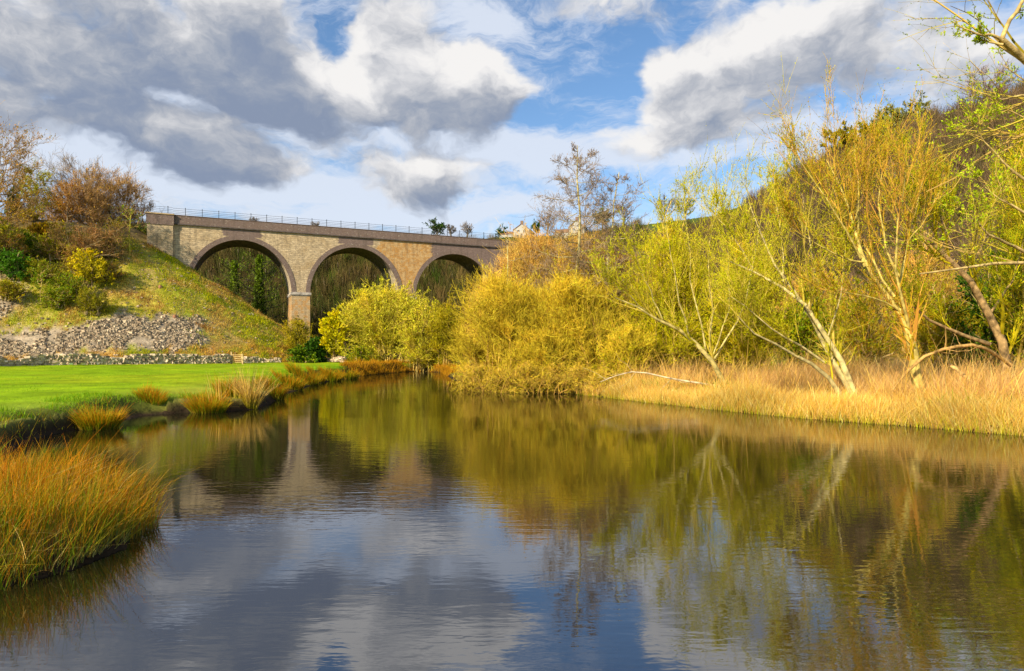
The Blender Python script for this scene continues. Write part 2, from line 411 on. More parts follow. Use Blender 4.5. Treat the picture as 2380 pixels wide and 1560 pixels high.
    L.new(m2.outputs[2],bg.inputs['Color']); L.new(bg.outputs[0],out.inputs[0])
    w.cycles.sampling_method='MANUAL'; w.cycles.sample_map_resolution=512
    ld=bpy.data.lights.new('sun','SUN'); ld.energy=5.0; ld.angle=R(.53); ld.color=(1,.87,.64)
    lo=bpy.data.objects.new('sun',ld); link(lo)
    a,e_=R(SUN_AZ),R(SUN_EL)
    from mathutils import Vector
    lo.rotation_euler=Vector((math.sin(a)*math.cos(e_),math.cos(a)*math.cos(e_),math.sin(e_))).to_track_quat('Z','Y').to_euler()
CLOUDB=.66; SKYV=1.15
sky()
cd=bpy.data.cameras.new('camera'); cam=bpy.data.objects.new('camera',cd); link(cam)
cam.location=(0,0,HC); cam.rotation_euler=(R(90),0,0)
cd.sensor_width=36; cd.lens=36*F/2380; cd.shift_y=(HY-780)/2380; cd.clip_end=5000; cd.clip_start=.05
scene.camera=cam
vs=scene.view_settings; vs.view_transform='Standard'; vs.look='None'; vs.gamma=1; vs.exposure=.6
scene.cycles.max_bounces=6; scene.cycles.diffuse_bounces=2; scene.cycles.glossy_bounces=3; scene.cycles.transmission_bounces=2; scene.cycles.transparent_max_bounces=4
scene.cycles.caustics_reflective=False; scene.cycles.caustics_refractive=False; scene.cycles.sample_clamp_indirect=4
# ------------------------------------------------------------------ viaduct
def mat_masonry(name, kind):
    """coursed masonry in the bridge's own x (along) / z (up); kind: 'wall','brick','stone'"""
    m,nt,ns,L=newmat(name)
    out=N(nt,'ShaderNodeOutputMaterial'); p=N(nt,'ShaderNodeBsdfPrincipled'); p.inputs['Roughness'].default_value=.92; p.inputs['Specular IOR Level'].default_value=.12
    tc=N(nt,'ShaderNodeTexCoord'); sp=N(nt,'ShaderNodeSeparateXYZ'); L.new(tc.outputs['Object'],sp.inputs[0])
    ad=N(nt,'ShaderNodeMath',operation='ADD'); L.new(sp.outputs[0],ad.inputs[0]); L.new(sp.outputs[1],ad.inputs[1])
    cb=N(nt,'ShaderNodeCombineXYZ'); L.new(ad.outputs[0],cb.inputs[0]); L.new(sp.outputs[2],cb.inputs[1])
    wz=N(nt,'ShaderNodeTexNoise'); wz.inputs['Scale'].default_value=.9; wz.inputs['Detail'].default_value=4; L.new(tc.outputs['Object'],wz.inputs['Vector'])
    wa=N(nt,'ShaderNodeVectorMath',operation='MULTIPLY_ADD'); L.new(wz.outputs['Color'],wa.inputs[0]); wa.inputs[1].default_value=(.9,.42,0) if kind!='brick' else (.1,.06,0); L.new(cb.outputs[0],wa.inputs[2]); cb=wa
    def noise(sc,det,sx_=1,sz=1,seed=0.):
        mp=N(nt,'ShaderNodeMapping'); mp.inputs['Scale'].default_value=(sx_,1,sz); mp.inputs['Location'].default_value=(seed,seed,seed); L.new(tc.outputs['Object'],mp.inputs['Vector'])
        nz=N(nt,'ShaderNodeTexNoise'); nz.inputs['Scale'].default_value=sc; nz.inputs['Detail'].default_value=det; nz.inputs['Roughness'].default_value=.65
        L.new(mp.outputs[0],nz.inputs['Vector']); return nz.outputs['Fac']
    def ramp(f,st):
        r=N(nt,'ShaderNodeValToRGB'); L.new(f,r.inputs[0]); e=r.color_ramp
        e.elements[0].position=st[0][0]; e.elements[0].color=(*st[0][1],1); e.elements[1].position=st[-1][0]; e.elements[1].color=(*st[-1][1],1)
        for q_,c_ in st[1:-1]: e.elements.new(q_).color=(*c_,1)
        return r.outputs[0]
    def mixc(f,a,b,bt='MIX'):
        n=N(nt,'ShaderNodeMix',data_type='RGBA',blend_type=bt)
        for i,v in ((0,f),(6,a),(7,b)):
            if isinstance(v,(int,float)): n.inputs[i].default_value=v
            elif isinstance(v,tuple): n.inputs[i].default_value=(*v,1)
            else: L.new(v,n.inputs[i])
        return n.outputs[2]
    def brick(c1,c2,mo,w,h,off=.5):
        b=N(nt,'ShaderNodeTexBrick'); b.offset=off; b.inputs['Scale'].default_value=1; b.inputs['Brick Width'].default_value=w; b.inputs['Row Height'].default_value=h
        b.inputs['Mortar Size'].default_value=.022 if h>.2 else .012; b.inputs['Color1'].default_value=(*c1,1); b.inputs['Color2'].default_value=(*c2,1); b.inputs['Mortar'].default_value=(*mo,1)
        L.new(cb.outputs[0],b.inputs['Vector']); return b
    big=noise(.35,5,1,1.6); mid=noise(1.6,5,.6,1.8,4.); fine=noise(7,4,1,1,8.)
    pale=brick((.82,.63,.39),(.56,.42,.26),(.44,.33,.21),.62,.27)
    purp=brick((.175,.115,.10),(.25,.175,.15),(.22,.17,.15),.30,.10)
    oran=brick((.58,.27,.05),(.42,.23,.08),(.46,.32,.18),.34,.17)
    if kind=='wall':
        stone=mixc(ramp(mid,[(.35,(0,0,0)),(.65,(1,1,1))]),pale.outputs['Color'],mixc(.55,pale.outputs['Color'],(.56,.43,.26)))
        stone=mixc(ramp(big,[(.48,(0,0,0)),(.66,(.8,.8,.8))]),stone,(.44,.30,.15))
        stone=mixc(ramp(noise(2.8,6,.8,1.8,31.),[(.46,(0,0,0)),(.62,(.7,.7,.7))]),stone,(.27,.21,.14))
        stone=mixc(ramp(noise(2.2,3,1,1,2.),[(.66,(0,0,0)),(.72,(.7,.7,.7))]),stone,(.16,.13,.08))
        # repairs: orange stone from x=9..20, plum brick beyond and under the parapet over each crown
        wob=noise(.9,4,1,2.2,6.)
        sxw=N(nt,'ShaderNodeMath',operation='MULTIPLY_ADD'); L.new(wob,sxw.inputs[0]); sxw.inputs[1].default_value=2.4; L.new(sp.outputs[0],sxw.inputs[2])
        def step(v,a,b):
            mr=N(nt,'ShaderNodeMapRange'); L.new(v,mr.inputs['Value']); mr.inputs['From Min'].default_value=a; mr.inputs['From Max'].default_value=b; return mr.outputs[0]
        om=mixc(ramp(noise(1.9,4,1.2,1.6,15.),[(.42,(0,0,0)),(.60,(.9,.9,.9))]),oran.outputs['Color'],(.62,.42,.20))
        om=mixc(ramp(noise(3.2,4,1.2,1.4,25.),[(.58,(0,0,0)),(.66,(.8,.8,.8))]),om,(.24,.13,.06))
        c=mixc(step(sxw.outputs[0],12.6,12.9),stone,om)
        c=mixc(step(sxw.outputs[0],21.3,21.6),c,purp.outputs['Color'])
        # crowns at x=-7.85+15.7k
        ph=N(nt,'ShaderNodeMath',operation='PINGPONG'); ofs=N(nt,'ShaderNodeMath',operation='ADD'); L.new(sp.outputs[0],ofs.inputs[0]); ofs.inputs[1].default_value=8.07+16.14*4
        L.new(ofs.outputs[0],ph.inputs[0]); ph.inputs[1].default_value=8.07
        cr=N(nt,'ShaderNodeMath',operation='MULTIPLY_ADD'); L.new(wob,cr.inputs[0]); cr.inputs[1].default_value=1.2; L.new(ph.outputs[0],cr.inputs[2])
        near=N(nt,'ShaderNodeMapRange'); L.new(cr.outputs[0],near.inputs['Value']); near.inputs['From Min'].default_value=3.3; near.inputs['From Max'].default_value=3.1
        hi=step(sp.outputs[2],19.0,19.05)
        mm=N(nt,'ShaderNodeMath',operation='MULTIPLY'); L.new(near.outputs[0],mm.inputs[0]); L.new(hi,mm.inputs[1])
        c=mixc(mm.outputs[0],c,purp.outputs['Color']); bf=pale.outputs['Fac']
    elif kind=='brick':
        c=purp.outputs['Color']; bf=purp.outputs['Fac']
        c=mixc(ramp(mid,[(.4,(0,0,0)),(.62,(.6,.6,.6))]),c,(.20,.135,.11))
        c=mixc(ramp(noise(5,3,.7,1.2,3.),[(.62,(0,0,0)),(.66,(.85,.85,.85))]),c,(.42,.36,.30))   # lime bloom
    else:
        c=mixc(ramp(mid,[(.4,(0,0,0)),(.6,(1,1,1))]),pale.outputs['Color'],(.50,.38,.22)); bf=pale.outputs['Fac']
        c=mixc(.45,c,(.42,.27,.12))
        ob=brick((1,1,1),(0,0,0),(0,0,0),.62,.54); sel=N(nt,'ShaderNodeTexWhiteNoise',noise_dimensions='2D')
        c=mixc(ramp(noise(1.1,1,1,1.2,12.),[(.5,(0,0,0)),(.56,(.75,.75,.75))]),c,(.56,.30,.10))
    st=noise(.9,5,2.5,.25,20.)
    c=mixc(ramp(st,[(.50,(0,0,0)),(.75,(.6,.6,.6))]),c,(.08,.065,.05))      # run-off stains
    c=mixc(ramp(fine,[(.3,(.25,.25,.25)),(.7,(0,0,0))]),c,(.1,.08,.06))
    L.new(c,p.inputs['Base Color'])
    b=N(nt,'ShaderNodeBump'); b.inputs['Strength'].default_value=.8; b.inputs['Distance'].default_value=.03
    sb=N(nt,'ShaderNodeMath',operation='MULTIPLY_ADD'); L.new(bf,sb.inputs[0]); sb.inputs[1].default_value=-.7; L.new(fine,sb.inputs[2])
    L.new(sb.outputs[0],b.inputs['Height']); L.new(b.outputs[0],p.inputs['Normal']); L.new(p.outputs[0],out.inputs[0])
    return m
M_WALL=mat_masonry('spandrel_masonry','wall'); M_BRICK=mat_masonry('plum_brick','brick'); M_PIER=mat_masonry('pier_masonry','stone')
SP=16.14; PW=2.6; ZI=11.3; RH=7.3; HS=(SP-PW)/2; W=6.6; ZS=20.1; ZT=21.35; RT=.62
def bridge():
    root=empty('viaduct',(BP[0],BP[1],0),math.atan2(BE[1],BE[0]))
    tag(root,'long stone and plum brick railway viaduct with tall round arches across the valley','viaduct')
    g5=(.4,.35,.3)
    piers=[SP*k for k in range(0,4)]            # pier centres; left springing at -SP is on the abutment
    ends=-SP; last=SP*4
    n=48
    th=np.linspace(0,np.pi,n+1)
    for k in range(5):
        cx=-SP/2+SP*k
        xi=cx-HS*np.cos(th); zi=ZI+RH*np.sin(th)
        xo=cx-(HS+RT)*np.cos(th); zo=ZI+(RH+RT)*np.sin(th)
        # soffit lining: arch shade and the sunlit right foot are in its colour
        g=G(); v=np.concatenate([np.stack([xi,np.full(n+1,.02),zi],1),np.stack([xi,np.full(n+1,W-.02),zi],1)])
        i=np.arange(n); cs=np.where((th>2.55)[:,None],(.42,.34,.24),(.09,.075,.06)); g.add(v,np.concatenate([cs,cs*.8]),q=np.stack([i,i+n+1,i+n+2,i+1],1)); g.obj('arch_soffit',M_SOFFIT,root,smooth=True)
        for nm,y0,y1 in (('arch_ring',-.06,.32),('arch_ring',W-.32,W+.06)):
            g=G(); yy=lambda q_:np.full(n+1,q_)
            e=.03 if y0<1 else .03
            xi2=cx-(HS-.03)*np.cos(th); zi2=ZI+(RH-.03)*np.sin(th)
            v=np.concatenate([np.stack([xi2,yy(y0),zi2],1),np.stack([xo,yy(y0),zo],1),np.stack([xo,yy(y1),zo],1),np.stack([xi2,yy(y1),zi2],1)])
            m_=n+1; q=[]
            for a,b in ((0,1),(1,2),(2,3),(3,0)):
                q.append(np.stack([i+a*m_,i+1+a*m_,i+1+b*m_,i+b*m_],1))
            g.add(v,g5,q=np.concatenate(q)); g.obj(nm,M_BRICK,root)
    # spandrel walls, front and back (butting the outer line of the rings)
    xs=np.arange(-SP-3.8,last+5,.12)
    def bottom(x):
        b=np.full(x.shape,0.0)
        for k in range(5):
            cx=-SP/2+SP*k; u=(x-cx)/(HS+RT-.05); ins=np.abs(u)<1
            b=np.where(ins,np.maximum(b,ZI+(RH+RT-.05)*np.sqrt(np.clip(1-u*u,0,1))),b)
        inpier=np.zeros(x.shape,bool)
        b=np.where(b==0,ZI,b)
        b=np.where((x<-SP)|(x>last),-.5,b)
        return b
    bz=bottom(xs)
    for y in (0.0,W):
        g=G(); v=np.concatenate([np.stack([xs,np.full(xs.shape,y),bz],1),np.stack([xs,np.full(xs.shape,y),np.full(xs.shape,ZS)],1)])
        i=np.arange(len(xs)-1); m_=len(xs)
        g.add(v,g5,q=np.stack([i,i+1,i+1+m_,i+m_],1)); g.obj('spandrel_wall',M_WALL,root)
    g=G(); box(g,xs[0],xs[-1],.05,W-.05,ZS-.55,ZS-.02,(.2,.18,.15)); g.obj('deck',M_STONE,root)
    for px_ in piers:
        g=G(); h=PW/2
        # core with four corner ribs
        box(g,px_-h,px_+h,.0,W,-1.2,ZI-.3,g5)
        for (ax,ay) in ((-1,.18),(-1,W/2-.9),(-1,W/2+.9),(-1,W-.6),(1,.18),(1,W/2-.9),(1,W/2+.9),(1,W-.6)):
            box(g,px_+ax*h-(.07 if ax<0 else -.003),px_+ax*h+(.07 if ax>0 else -.003),ay,ay+.42,-1.2,ZI-.31,g5)
        pr=g.obj('pier',M_PIER,root)
        g=G(); box(g,px_-h-.16,px_+h+.16,-.16,W+.16,ZI-.30,ZI+.06,g5); box(g,px_-h-.08,px_+h+.08,-.08,W+.08,ZI-.42,ZI-.302,g5); g.obj('impost',M_STONE_C,pr)
    # abutment block standing forward at the left, and its twin at the far end
    for x0,x1 in ((-20.0,-16.85),(last+1.4,last+5)):
        g=G(); box(g,x0,x1,-.42,W+.42,-.5,19.9,g5); ab=g.obj('abutment',M_WALL,root)
        for ya,yb in ((-.50,-.10),(W+.10,W+.50)):
            g=G(); box(g,x0-.1,x1+.1,ya,yb,19.9,21.3,g5); pp=g.obj('parapet',M_BRICK,root)
            g=G(); box(g,x0-.2,x1+.16,ya-.08,yb+.08,21.3,21.47,(.42,.30,.16)); g.obj('coping',M_STONE_C,pp)
    x0,x1=-16.83,last+1.38
    for ya,yb in ((-.14,.30),(W-.30,W+.14)):
        g=G(); box(g,x0,x1,ya,yb,ZS,ZT,g5); pp=g.obj('parapet',M_BRICK,root)
        g=G(); box(g,x0,x1,ya-.04,yb+.04,ZT,ZT+.10,(.13,.09,.075)); g.obj('coping',M_STONE_C,pp)
    for ya,yb in ((-.24,-.142),(W+.142,W+.24)):
        g=G(); box(g,x0,x1,ya,yb,ZS-.02,ZS+.14,(.10,.08,.07)); g.obj('string_course',M_STONE_C,root)
    # railing (a fence of its own on the coping)
    rl=empty('railing',(BP[0],BP[1],ZT+.10),math.atan2(BE[1],BE[0]))
    tag(rl,'thin black iron railing along the top of the viaduct parapet','railing')
    ir=(.03,.03,.035)
    for j in range(42):
        x=-19.6+2.12*j
        g=G(); z0=.12 if x<-16.9 else 0
        yo=-.30 if x<-16.9 else .08
        box(g,x-.035,x+.035,yo-.035,yo+.035,z0,1.0,ir); box(g,x-.055,x+.055,yo-.055,yo+.055,1.0,1.06,ir); g.obj('post',M_IRON,rl)
    g=G()
    for z in (.2,.42,.64,.92):
        box(g,-16.9,last+4.5,.065,.095,z-.016,z+.016,ir); box(g,-22.4,-16.9,-.315,-.285,z-.016,z+.016,ir)
    g.obj('rail',M_IRON,rl)
M_SOFFIT=mat_col('soffit_brick_shade',.95,nscale=2.5,namp=.5,bump=.03,bscale=8,spec=.05)  # arch undersides: vertex colour carries the painted shade and sunlight
M_STONE_C=mat_col('dressed_stone',.9,nscale=3,namp=.35,bump=.03,bscale=6)
bridge()

# ------------------------------------------------------------------ plant generators
def child_branches(P, Rd, n, t0, t1, length, lj, angle, aj, K, up=0., wig=.12, rscale=.6, rmin=.004, rtip=.3, taper_len=.0, gravity=0., cap=None):
    """spawn n children along each polyline of P. returns (P2,R2,parent index,t)"""
    Nn,Kp,_=P.shape
    M=Nn*n if isinstance(n,int) else int(np.sum(n))
    par=np.repeat(np.arange(Nn),n); t=rng.uniform(t0,t1,len(par))
    f=t*(Kp-1); i=np.minimum(f.astype(int),Kp-2); w=(f-i)[:,None]
    base=P[par,i]*(1-w)+P[par,i+1]*w; tan=nrm(P[par,i+1]-P[par,i]); rb=Rd[par,i]*(1-w[:,0])+Rd[par,i+1]*w[:,0]
    perp=nrm(np.cross(tan,rng.normal(size=tan.shape)))
    a=angle+rng.normal(size=len(par))*aj
    d=nrm(tan*np.cos(a)[:,None]+perp*np.sin(a)[:,None]+np.array([0,0,up]))
    plen=np.linalg.norm(P[:,1:]-P[:,:-1],axis=-1).sum(1)[par]
    ln=(length if length>0 else -length*plen)*(1-taper_len*t)*np.exp(rng.normal(size=len(par))*lj)
    if cap: ln=np.minimum(ln,cap*np.exp(rng.normal(size=len(par))*.3))
    out=np.empty((len(par),K,3)); out[:,0]=base; st=ln/(K-1)
    for k in range(1,K):
        d=nrm(d+rng.normal(size=d.shape)*wig+np.array([0,0,up*.25-gravity*k/K]))
        out[:,k]=out[:,k-1]+d*st[:,None]
    r0=np.maximum(rb*rscale,rmin); rr=r0[:,None]*np.linspace(1,rtip,K)[None]
    return out,np.maximum(rr,rmin*.5),par,t

def leaf_quads(g, C0, size, col, m=1, elong=2.2, D=None, flat=None):
    """small leaf cards (diamonds) at points C0"""
    n=len(C0)
    d=nrm(rng.normal(size=(n,3))) if D is None else nrm(D+rng.normal(size=(n,3))*.55)
    s=nrm(np.cross(d,rng.normal(size=(n,3))))
    if flat is not None:
        nn=nrm(rng.normal(size=(n,3))*flat+np.array([0,0,1])); s=nrm(np.cross(d,nn))
    L_=size*np.exp(rng.normal(size=n)*.3)[:,None]; Wd=L_/elong
    v=np.stack([C0,C0+d*L_*.5+s*Wd*.5,C0+d*L_,C0+d*L_*.5-s*Wd*.5],1)
    i=np.arange(n*4).reshape(n,4)
    g.add(v.reshape(-1,3),np.repeat(col,4,0),q=i,m=m)

def pick(cols,n,jit=.18):
    cols=np.asarray(cols,float); w=rng.integers(0,len(cols),n); w2=rng.integers(0,len(cols),n); f=rng.random(n)[:,None]
    c=cols[w]*f+cols[w2]*(1-f)
    c=c*np.exp(rng.normal(size=(n,1))*jit); lum=c.mean(1,keepdims=True)
    return np.clip(lum+(c-lum)*SAT,.003,.95)
SAT=1.42
def along(P,n,t0=0,t1=1):
    Nn,K,_=P.shape; i0=rng.integers(0,Nn,n); t=rng.uniform(t0,t1,n)*(K-1); i=np.minimum(t.astype(int),K-2); w=(t-i)[:,None]
    return P[i0,i]*(1-w)+P[i0,i+1]*w, nrm(P[i0,i+1]-P[i0,i]), i0
def clumpy(p,sc,seed=3):
    return vnoise(p[:,0]*sc+p[:,1]*.3*sc,p[:,2]*sc+p[:,1]*.7*sc,seed)

def finish(root, gt, gc, trunk='trunk', crown='crown', cm=None):
    if gt is not None and gt.n: gt.obj(trunk,[M_BARK],root,smooth=True)
    gc.obj(crown,cm or [M_TWIG,M_LEAF],root)
    return root

def shrub(name,label,cat,base,rx,ry,rz,twig,leaf,bark=(.28,.22,.12),stems=40,n1=9,n2=7,n3=4,leaves=16000,lsize=.08,tw=.010,group=None,
          flare=.35,wig=.14,low=.12,lean=(0,0),up2=.18,shell=.5,elong=2.4,trunk_r=.06,top=None,l2=-.42,l3=-.5):
    """many-stemmed shrub: stems run from the base to points over a dome"""
    base=np.array(base,float); root=empty(name,tuple(base)); tag(root,label,cat,group)
    ph=rng.uniform(0,2*np.pi,stems); zz=low+(1-low)*rng.random(stems)**.75
    rad=np.sqrt(np.clip(1-zz**2,0,1))*rng.uniform(shell,1,stems)
    jit=np.exp(rng.normal(size=stems)*.10)
    tgt=np.stack([rad*np.cos(ph)*rx,rad*np.sin(ph)*ry,zz*rz],1)*jit[:,None]; tgt[:,0]+=lean[0]*zz*rz; tgt[:,1]+=lean[1]*zz*rz
    st=np.stack([rng.normal(size=stems)*rx*flare*.45,rng.normal(size=stems)*ry*flare*.45,np.zeros(stems)-.15],1)
    K=6; s=np.linspace(0,1,K)[None,:,None]
    P=st[:,None]*(1-s)+tgt[:,None]*s
    bow=np.sin(np.pi*s)*np.concatenate([-(tgt[:,None,:2]-st[:,None,:2])*.18*np.ones((1,K,1))*1.0, np.full((stems,K,1),.0)+tgt[:,None,2:]*.16],-1)
    P=P+bow; P[:,1:]+=rng.normal(size=(stems,K-1,3))*rz*.02*np.linspace(.3,1,K-1)[None,:,None]
    Rd=trunk_r*np.exp(rng.normal(size=stems)*.25)[:,None]*np.linspace(1,.25,K)[None]
    gt=G(); gc=G()
    def qd(c):
        x_=c[...,0]-lean[0]*np.maximum(c[...,2],0); y_=c[...,1]-lean[1]*np.maximum(c[...,2],0)
        lump=1+.22*(vnoise(x_*3.0/rx+y_*1.7/ry,c[...,2]*3.0/rz+y_/ry,71)-.5)
        return np.sqrt((x_/rx)**2+(y_/ry)**2+(np.maximum(c[...,2],0)/rz)**2)*lump
    def sq(p):
        b0=p[:,:1]; q0=qd(p[:,0]); q1=np.maximum(qd(p[:,-1]),1e-3); lim_=.98+np.abs(rng.normal(size=len(p)))*.11
        f=np.where(q1>lim_,np.clip((lim_-q0)/np.maximum(q1-q0,1e-3),.22,1),1)
        o_=b0+(p-b0)*f[:,None,None]; o_[...,2]=np.where(o_[...,2]<-.1,-.1+(o_[...,2]+.1)*.1,o_[...,2]); return o_
    tubes(gt,P,Rd,5,pick([bark],stems,.2))
    P1,R1,_,_=child_branches(P,Rd,n1,.06,1,-.38,.3,R(38),R(14),5,up=.10,wig=wig,rscale=.55,rmin=tw*1.3,taper_len=.25); P1=sq(P1)
    T2=pick(twig,3,.1)
    def tint(c,p):
        u=clumpy(p,4.5/max(rx,rz),17)[:,None]; v=clumpy(p,11./max(rx,rz),19)[:,None]
        return np.clip(c*(.50+.55*u+.50*v)*(1-.14*u*np.array([0,1,1])*(v>.5)),.003,.95)
    tubes(gc,P1,R1,3,tint(pick([bark,twig[0]],len(P1),.2),P1[:,0]))
    P2,R2,_,_=child_branches(P1,R1,n2,.1,1,l2,.3,R(36),R(14),4,up=up2,wig=wig,rscale=.6,rmin=tw,taper_len=.2); P2=sq(P2)
    tubes(gc,P2,R2,2 if n3 else 3,tint(pick(twig,len(P2)),P2[:,0]))
    PL=P2
    if n3:
        P3,R3,_,_=child_branches(P2,R2,n3,.1,1,l3,.3,R(34),R(14),3,up=up2,wig=wig,rscale=.7,rmin=tw*.8,taper_len=.1)
        cl=clumpy(P3[:,0],1.2/max(rz,1)*3.0)
        c3=tint(pick(twig,len(P3)),P3[:,0])
        tubes(gc,P3,R3,2,c3); PL=P3
    if leaves:
        C0,D,_=along(PL,leaves,.2,1); cl=clumpy(C0,.9); keep=rng.random(leaves)<(.35+.9*cl); C0=C0[keep]; D=D[keep]
        leaf_quads(gc,C0,lsize,tint(pick(leaf,len(C0)),C0),D=D,elong=elong)
    return finish(root,gt,gc,'stem','crown')

def tree_from(name,label,cat,origin,limbs,twig,leaf,bark,levels,leaves,lsize,tw=.008,group=None,elong=2.4,side=6,clump=.9,parts=None):
    """limbs: list of (polyline pts world, r0, r1). levels: child_branches kwargs with n"""
    o=np.array(origin,float); root=empty(name,tuple(o)); tag(root,label,cat,group)
    gt=G(); gc=G(); Ps=[];Rs=[]; K=8
    for pts,r0,r1 in limbs:
        pts=np.array(pts,float)-o
        seg=np.r_[0,np.cumsum(np.linalg.norm(np.diff(pts,axis=0),axis=1))]; u=np.linspace(0,seg[-1],K)
        q=np.stack([np.interp(u,seg,pts[:,j]) for j in range(3)],1)
        q[1:-1]=q[1:-1]*.5+(q[:-2]+q[2:])*.25
        q[1:-1]+=rng.normal(size=(K-2,3))*seg[-1]*.008
        Ps.append(q); Rs.append(np.linspace(r0,r1,K))
    P=np.array(Ps); Rd=np.array(Rs)
    tubes(gt,P,Rd,side+2,np.array([bark]*len(P))*np.exp(rng.normal(size=(len(P),1))*.08))
    lv=P; lr=Rd; PL=P
    for j,kw in enumerate(levels):
        kw=dict(kw); S=kw.pop('S',3); colr=kw.pop('c',None); dest=gt if kw.pop('trunk',False) else gc
        lv,lr,_,_=child_branches(lv,lr,**kw)
        tubes(dest,lv,lr,S,pick(colr if colr is not None else twig,len(lv)))
        PL=lv
    if leaves:
        C0,D,_=along(PL,leaves,.15,1); cl=clumpy(C0,clump); keep=rng.random(leaves)<(.25+1.1*cl); C0=C0[keep]; D=D[keep]
        leaf_quads(gc,C0,lsize,pick(leaf,len(C0)),D=D,elong=elong)
    return finish(root,gt,gc)

def upright_limbs(base,h,spread,n,r,lean=(0,0),split=.35,trunkfrac=1.0,rad=1.0):
    """one trunk and n scaffold limbs forming a rounded crown"""
    b=np.array(base,float); L_=[]
    topp=b+np.array([lean[0]*h,lean[1]*h,h*.96])
    j=lambda s: rng.normal(size=3)*h*s*np.array([1,1,.3])
    L_.append(([b-[0,0,.2],b*.6+topp*.4+j(.012),b*.3+topp*.7+j(.02),topp+j(.02)],r,r*.12))
    for i in range(n):
        t=split+(1-split)*.85*(i/n)
        p0=b*(1-t)+topp*t; a=i*2.4+rng.uniform(-.4,.4)
        up=.35+.5*rng.random(); ln=spread*np.sqrt(max(.12,1-((t-.45)/.62)**2))*rng.uniform(.8,1.1)
        d=np.array([math.cos(a),math.sin(a),up])
        p2=p0+d*ln; p1=p0+d*ln*.5+np.array([0,0,-.04*ln])
        L_.append(([p0,p1+j(.01),p2+np.array([0,0,ln*.12])],r*(1-t)*.62+.012,r*.06+.006))
    return L_

def blades(g, B, H, W0, lean, c0, c1, c2, bend=.35, K=4, top=.12, m=0):
    """grass/rush blades as tapered strips; B (N,3), H (N,), lean (N,3) horizontal lean in units of height"""
    n=len(B); s=np.linspace(0,1,K)[None,:,None]
    az=rng.uniform(0,2*np.pi,n); side=np.stack([np.cos(az),np.sin(az),np.zeros(n)],1)
    P=B[:,None]+np.concatenate([lean[:,None,:2]*H[:,None,None]*(s*(1-bend)+s*s*bend*1.6), H[:,None,None]*s*np.ones((n,1,1))],-1)
    wd=W0*np.exp(rng.normal(size=n)*.2)[:,None]*(1-(1-top)*np.linspace(0,1,K)[None]**1.5)
    V=np.stack([P-side[:,None]*wd[...,None]*.5,P+side[:,None]*wd[...,None]*.5],2)
    f=np.linspace(0,1,K)[None,:,None]
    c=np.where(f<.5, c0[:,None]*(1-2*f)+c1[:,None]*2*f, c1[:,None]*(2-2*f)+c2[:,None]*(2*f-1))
    idx=np.arange(n*K*2).reshape(n,K,2)
    q=np.stack([idx[:,:-1,0],idx[:,:-1,1],idx[:,1:,1],idx[:,1:,0]],-1).reshape(-1,4)
    g.add(V.reshape(-1,3),np.repeat(c[:,:,None],2,2).reshape(-1,3),q=q,m=m)
# ------------------------------------------------------------------ planting
def gp(px,Y,dz=0): x=sx(px,Y); return np.array([x,Y,hz(x,Y)+dz])
def ht(top,Y,z): return HC+(HY-top)/F*Y-z
def ppx(w,Y): return w/F*Y
GRN=[(.20,.28,.015),(.28,.34,.02),(.13,.22,.012)]; YEL=[(.42,.38,.02),(.34,.36,.02),(.50,.42,.03)]
OLV=[(.30,.27,.04),(.38,.32,.05),(.22,.20,.03)]; BRN=[(.30,.17,.06),(.38,.22,.07),(.22,.12,.05)]
ORG=[(.45,.24,.05),(.38,.18,.05),(.50,.32,.07)]; DKG=[(.03,.07,.012),(.05,.10,.015),(.02,.05,.01)]
STRAW=[(.66,.46,.20),(.74,.52,.24),(.55,.36,.13)]; PALE=[(.62,.52,.34),(.52,.42,.25)]

# --- the round yellow-green willows at the head of the pond
def shr(px,Y,top,w,wy=None,**kw):
    b=gp(px,Y); H=ht(top,Y,b[2]); rx=ppx(w,Y)/2
    return shrub(base=b,rx=rx,ry=(wy if wy else rx*.8),rz=H,**kw)
WIL=dict(twig=[(.50,.43,.13),(.42,.37,.10),(.56,.49,.16)],leaf=[(.54,.52,.13),(.46,.47,.10),(.58,.54,.16)],bark=(.40,.31,.14))
shr(905,84,672,300,name='willow_shrub',label='broad rounded yellow green willow bush at the head of the pond below the middle arches',cat='bush',stems=80,n1=12,n2=9,n3=3,leaves=60000,lsize=.17,tw=.024,**WIL)
shr(985,80,712,150,name='willow_shrub',label='lower willow bush right of the big round one, hanging over the far water',cat='bush',stems=46,n1=10,n2=8,n3=3,leaves=26000,lsize=.16,tw=.023,low=.0,**WIL)
shr(1040,78,700,110,name='willow_shrub',label='narrow dull olive willow bush squeezed between round bush and brown thicket',cat='bush',stems=34,n1=9,n2=8,n3=3,leaves=12000,lsize=.15,tw=.022,low=.0,twig=OLV,leaf=OLV,bark=(.3,.22,.1))
shr(778,82,722,88,name='maple_sapling',label='small vivid yellow leafed tree at the left edge of the round willow bush',cat='tree',stems=14,n1=8,n2=7,n3=0,leaves=9000,lsize=.24,tw=.02,twig=OLV,leaf=[(.60,.54,.02),(.52,.50,.02)],bark=(.2,.15,.08),low=.3,elong=1.5)
shr(690,84,742,100,name='scrub_bush',label='thin olive scrub standing in front of the foot of the nearest viaduct pier',cat='bush',stems=34,n1=8,n2=7,n3=2,leaves=5000,lsize=.15,tw=.018,twig=OLV,leaf=OLV,bark=(.28,.22,.08),low=.1,shell=.3)
shr(735,82,788,70,name='ivy_bush',label='low dark green ivy bush beside the foot of the nearest viaduct pier',cat='bush',stems=30,n1=7,n2=6,n3=0,leaves=9000,lsize=.26,tw=.02,twig=DKG,leaf=DKG+[(.08,.16,.02)],low=.0,elong=1.4)
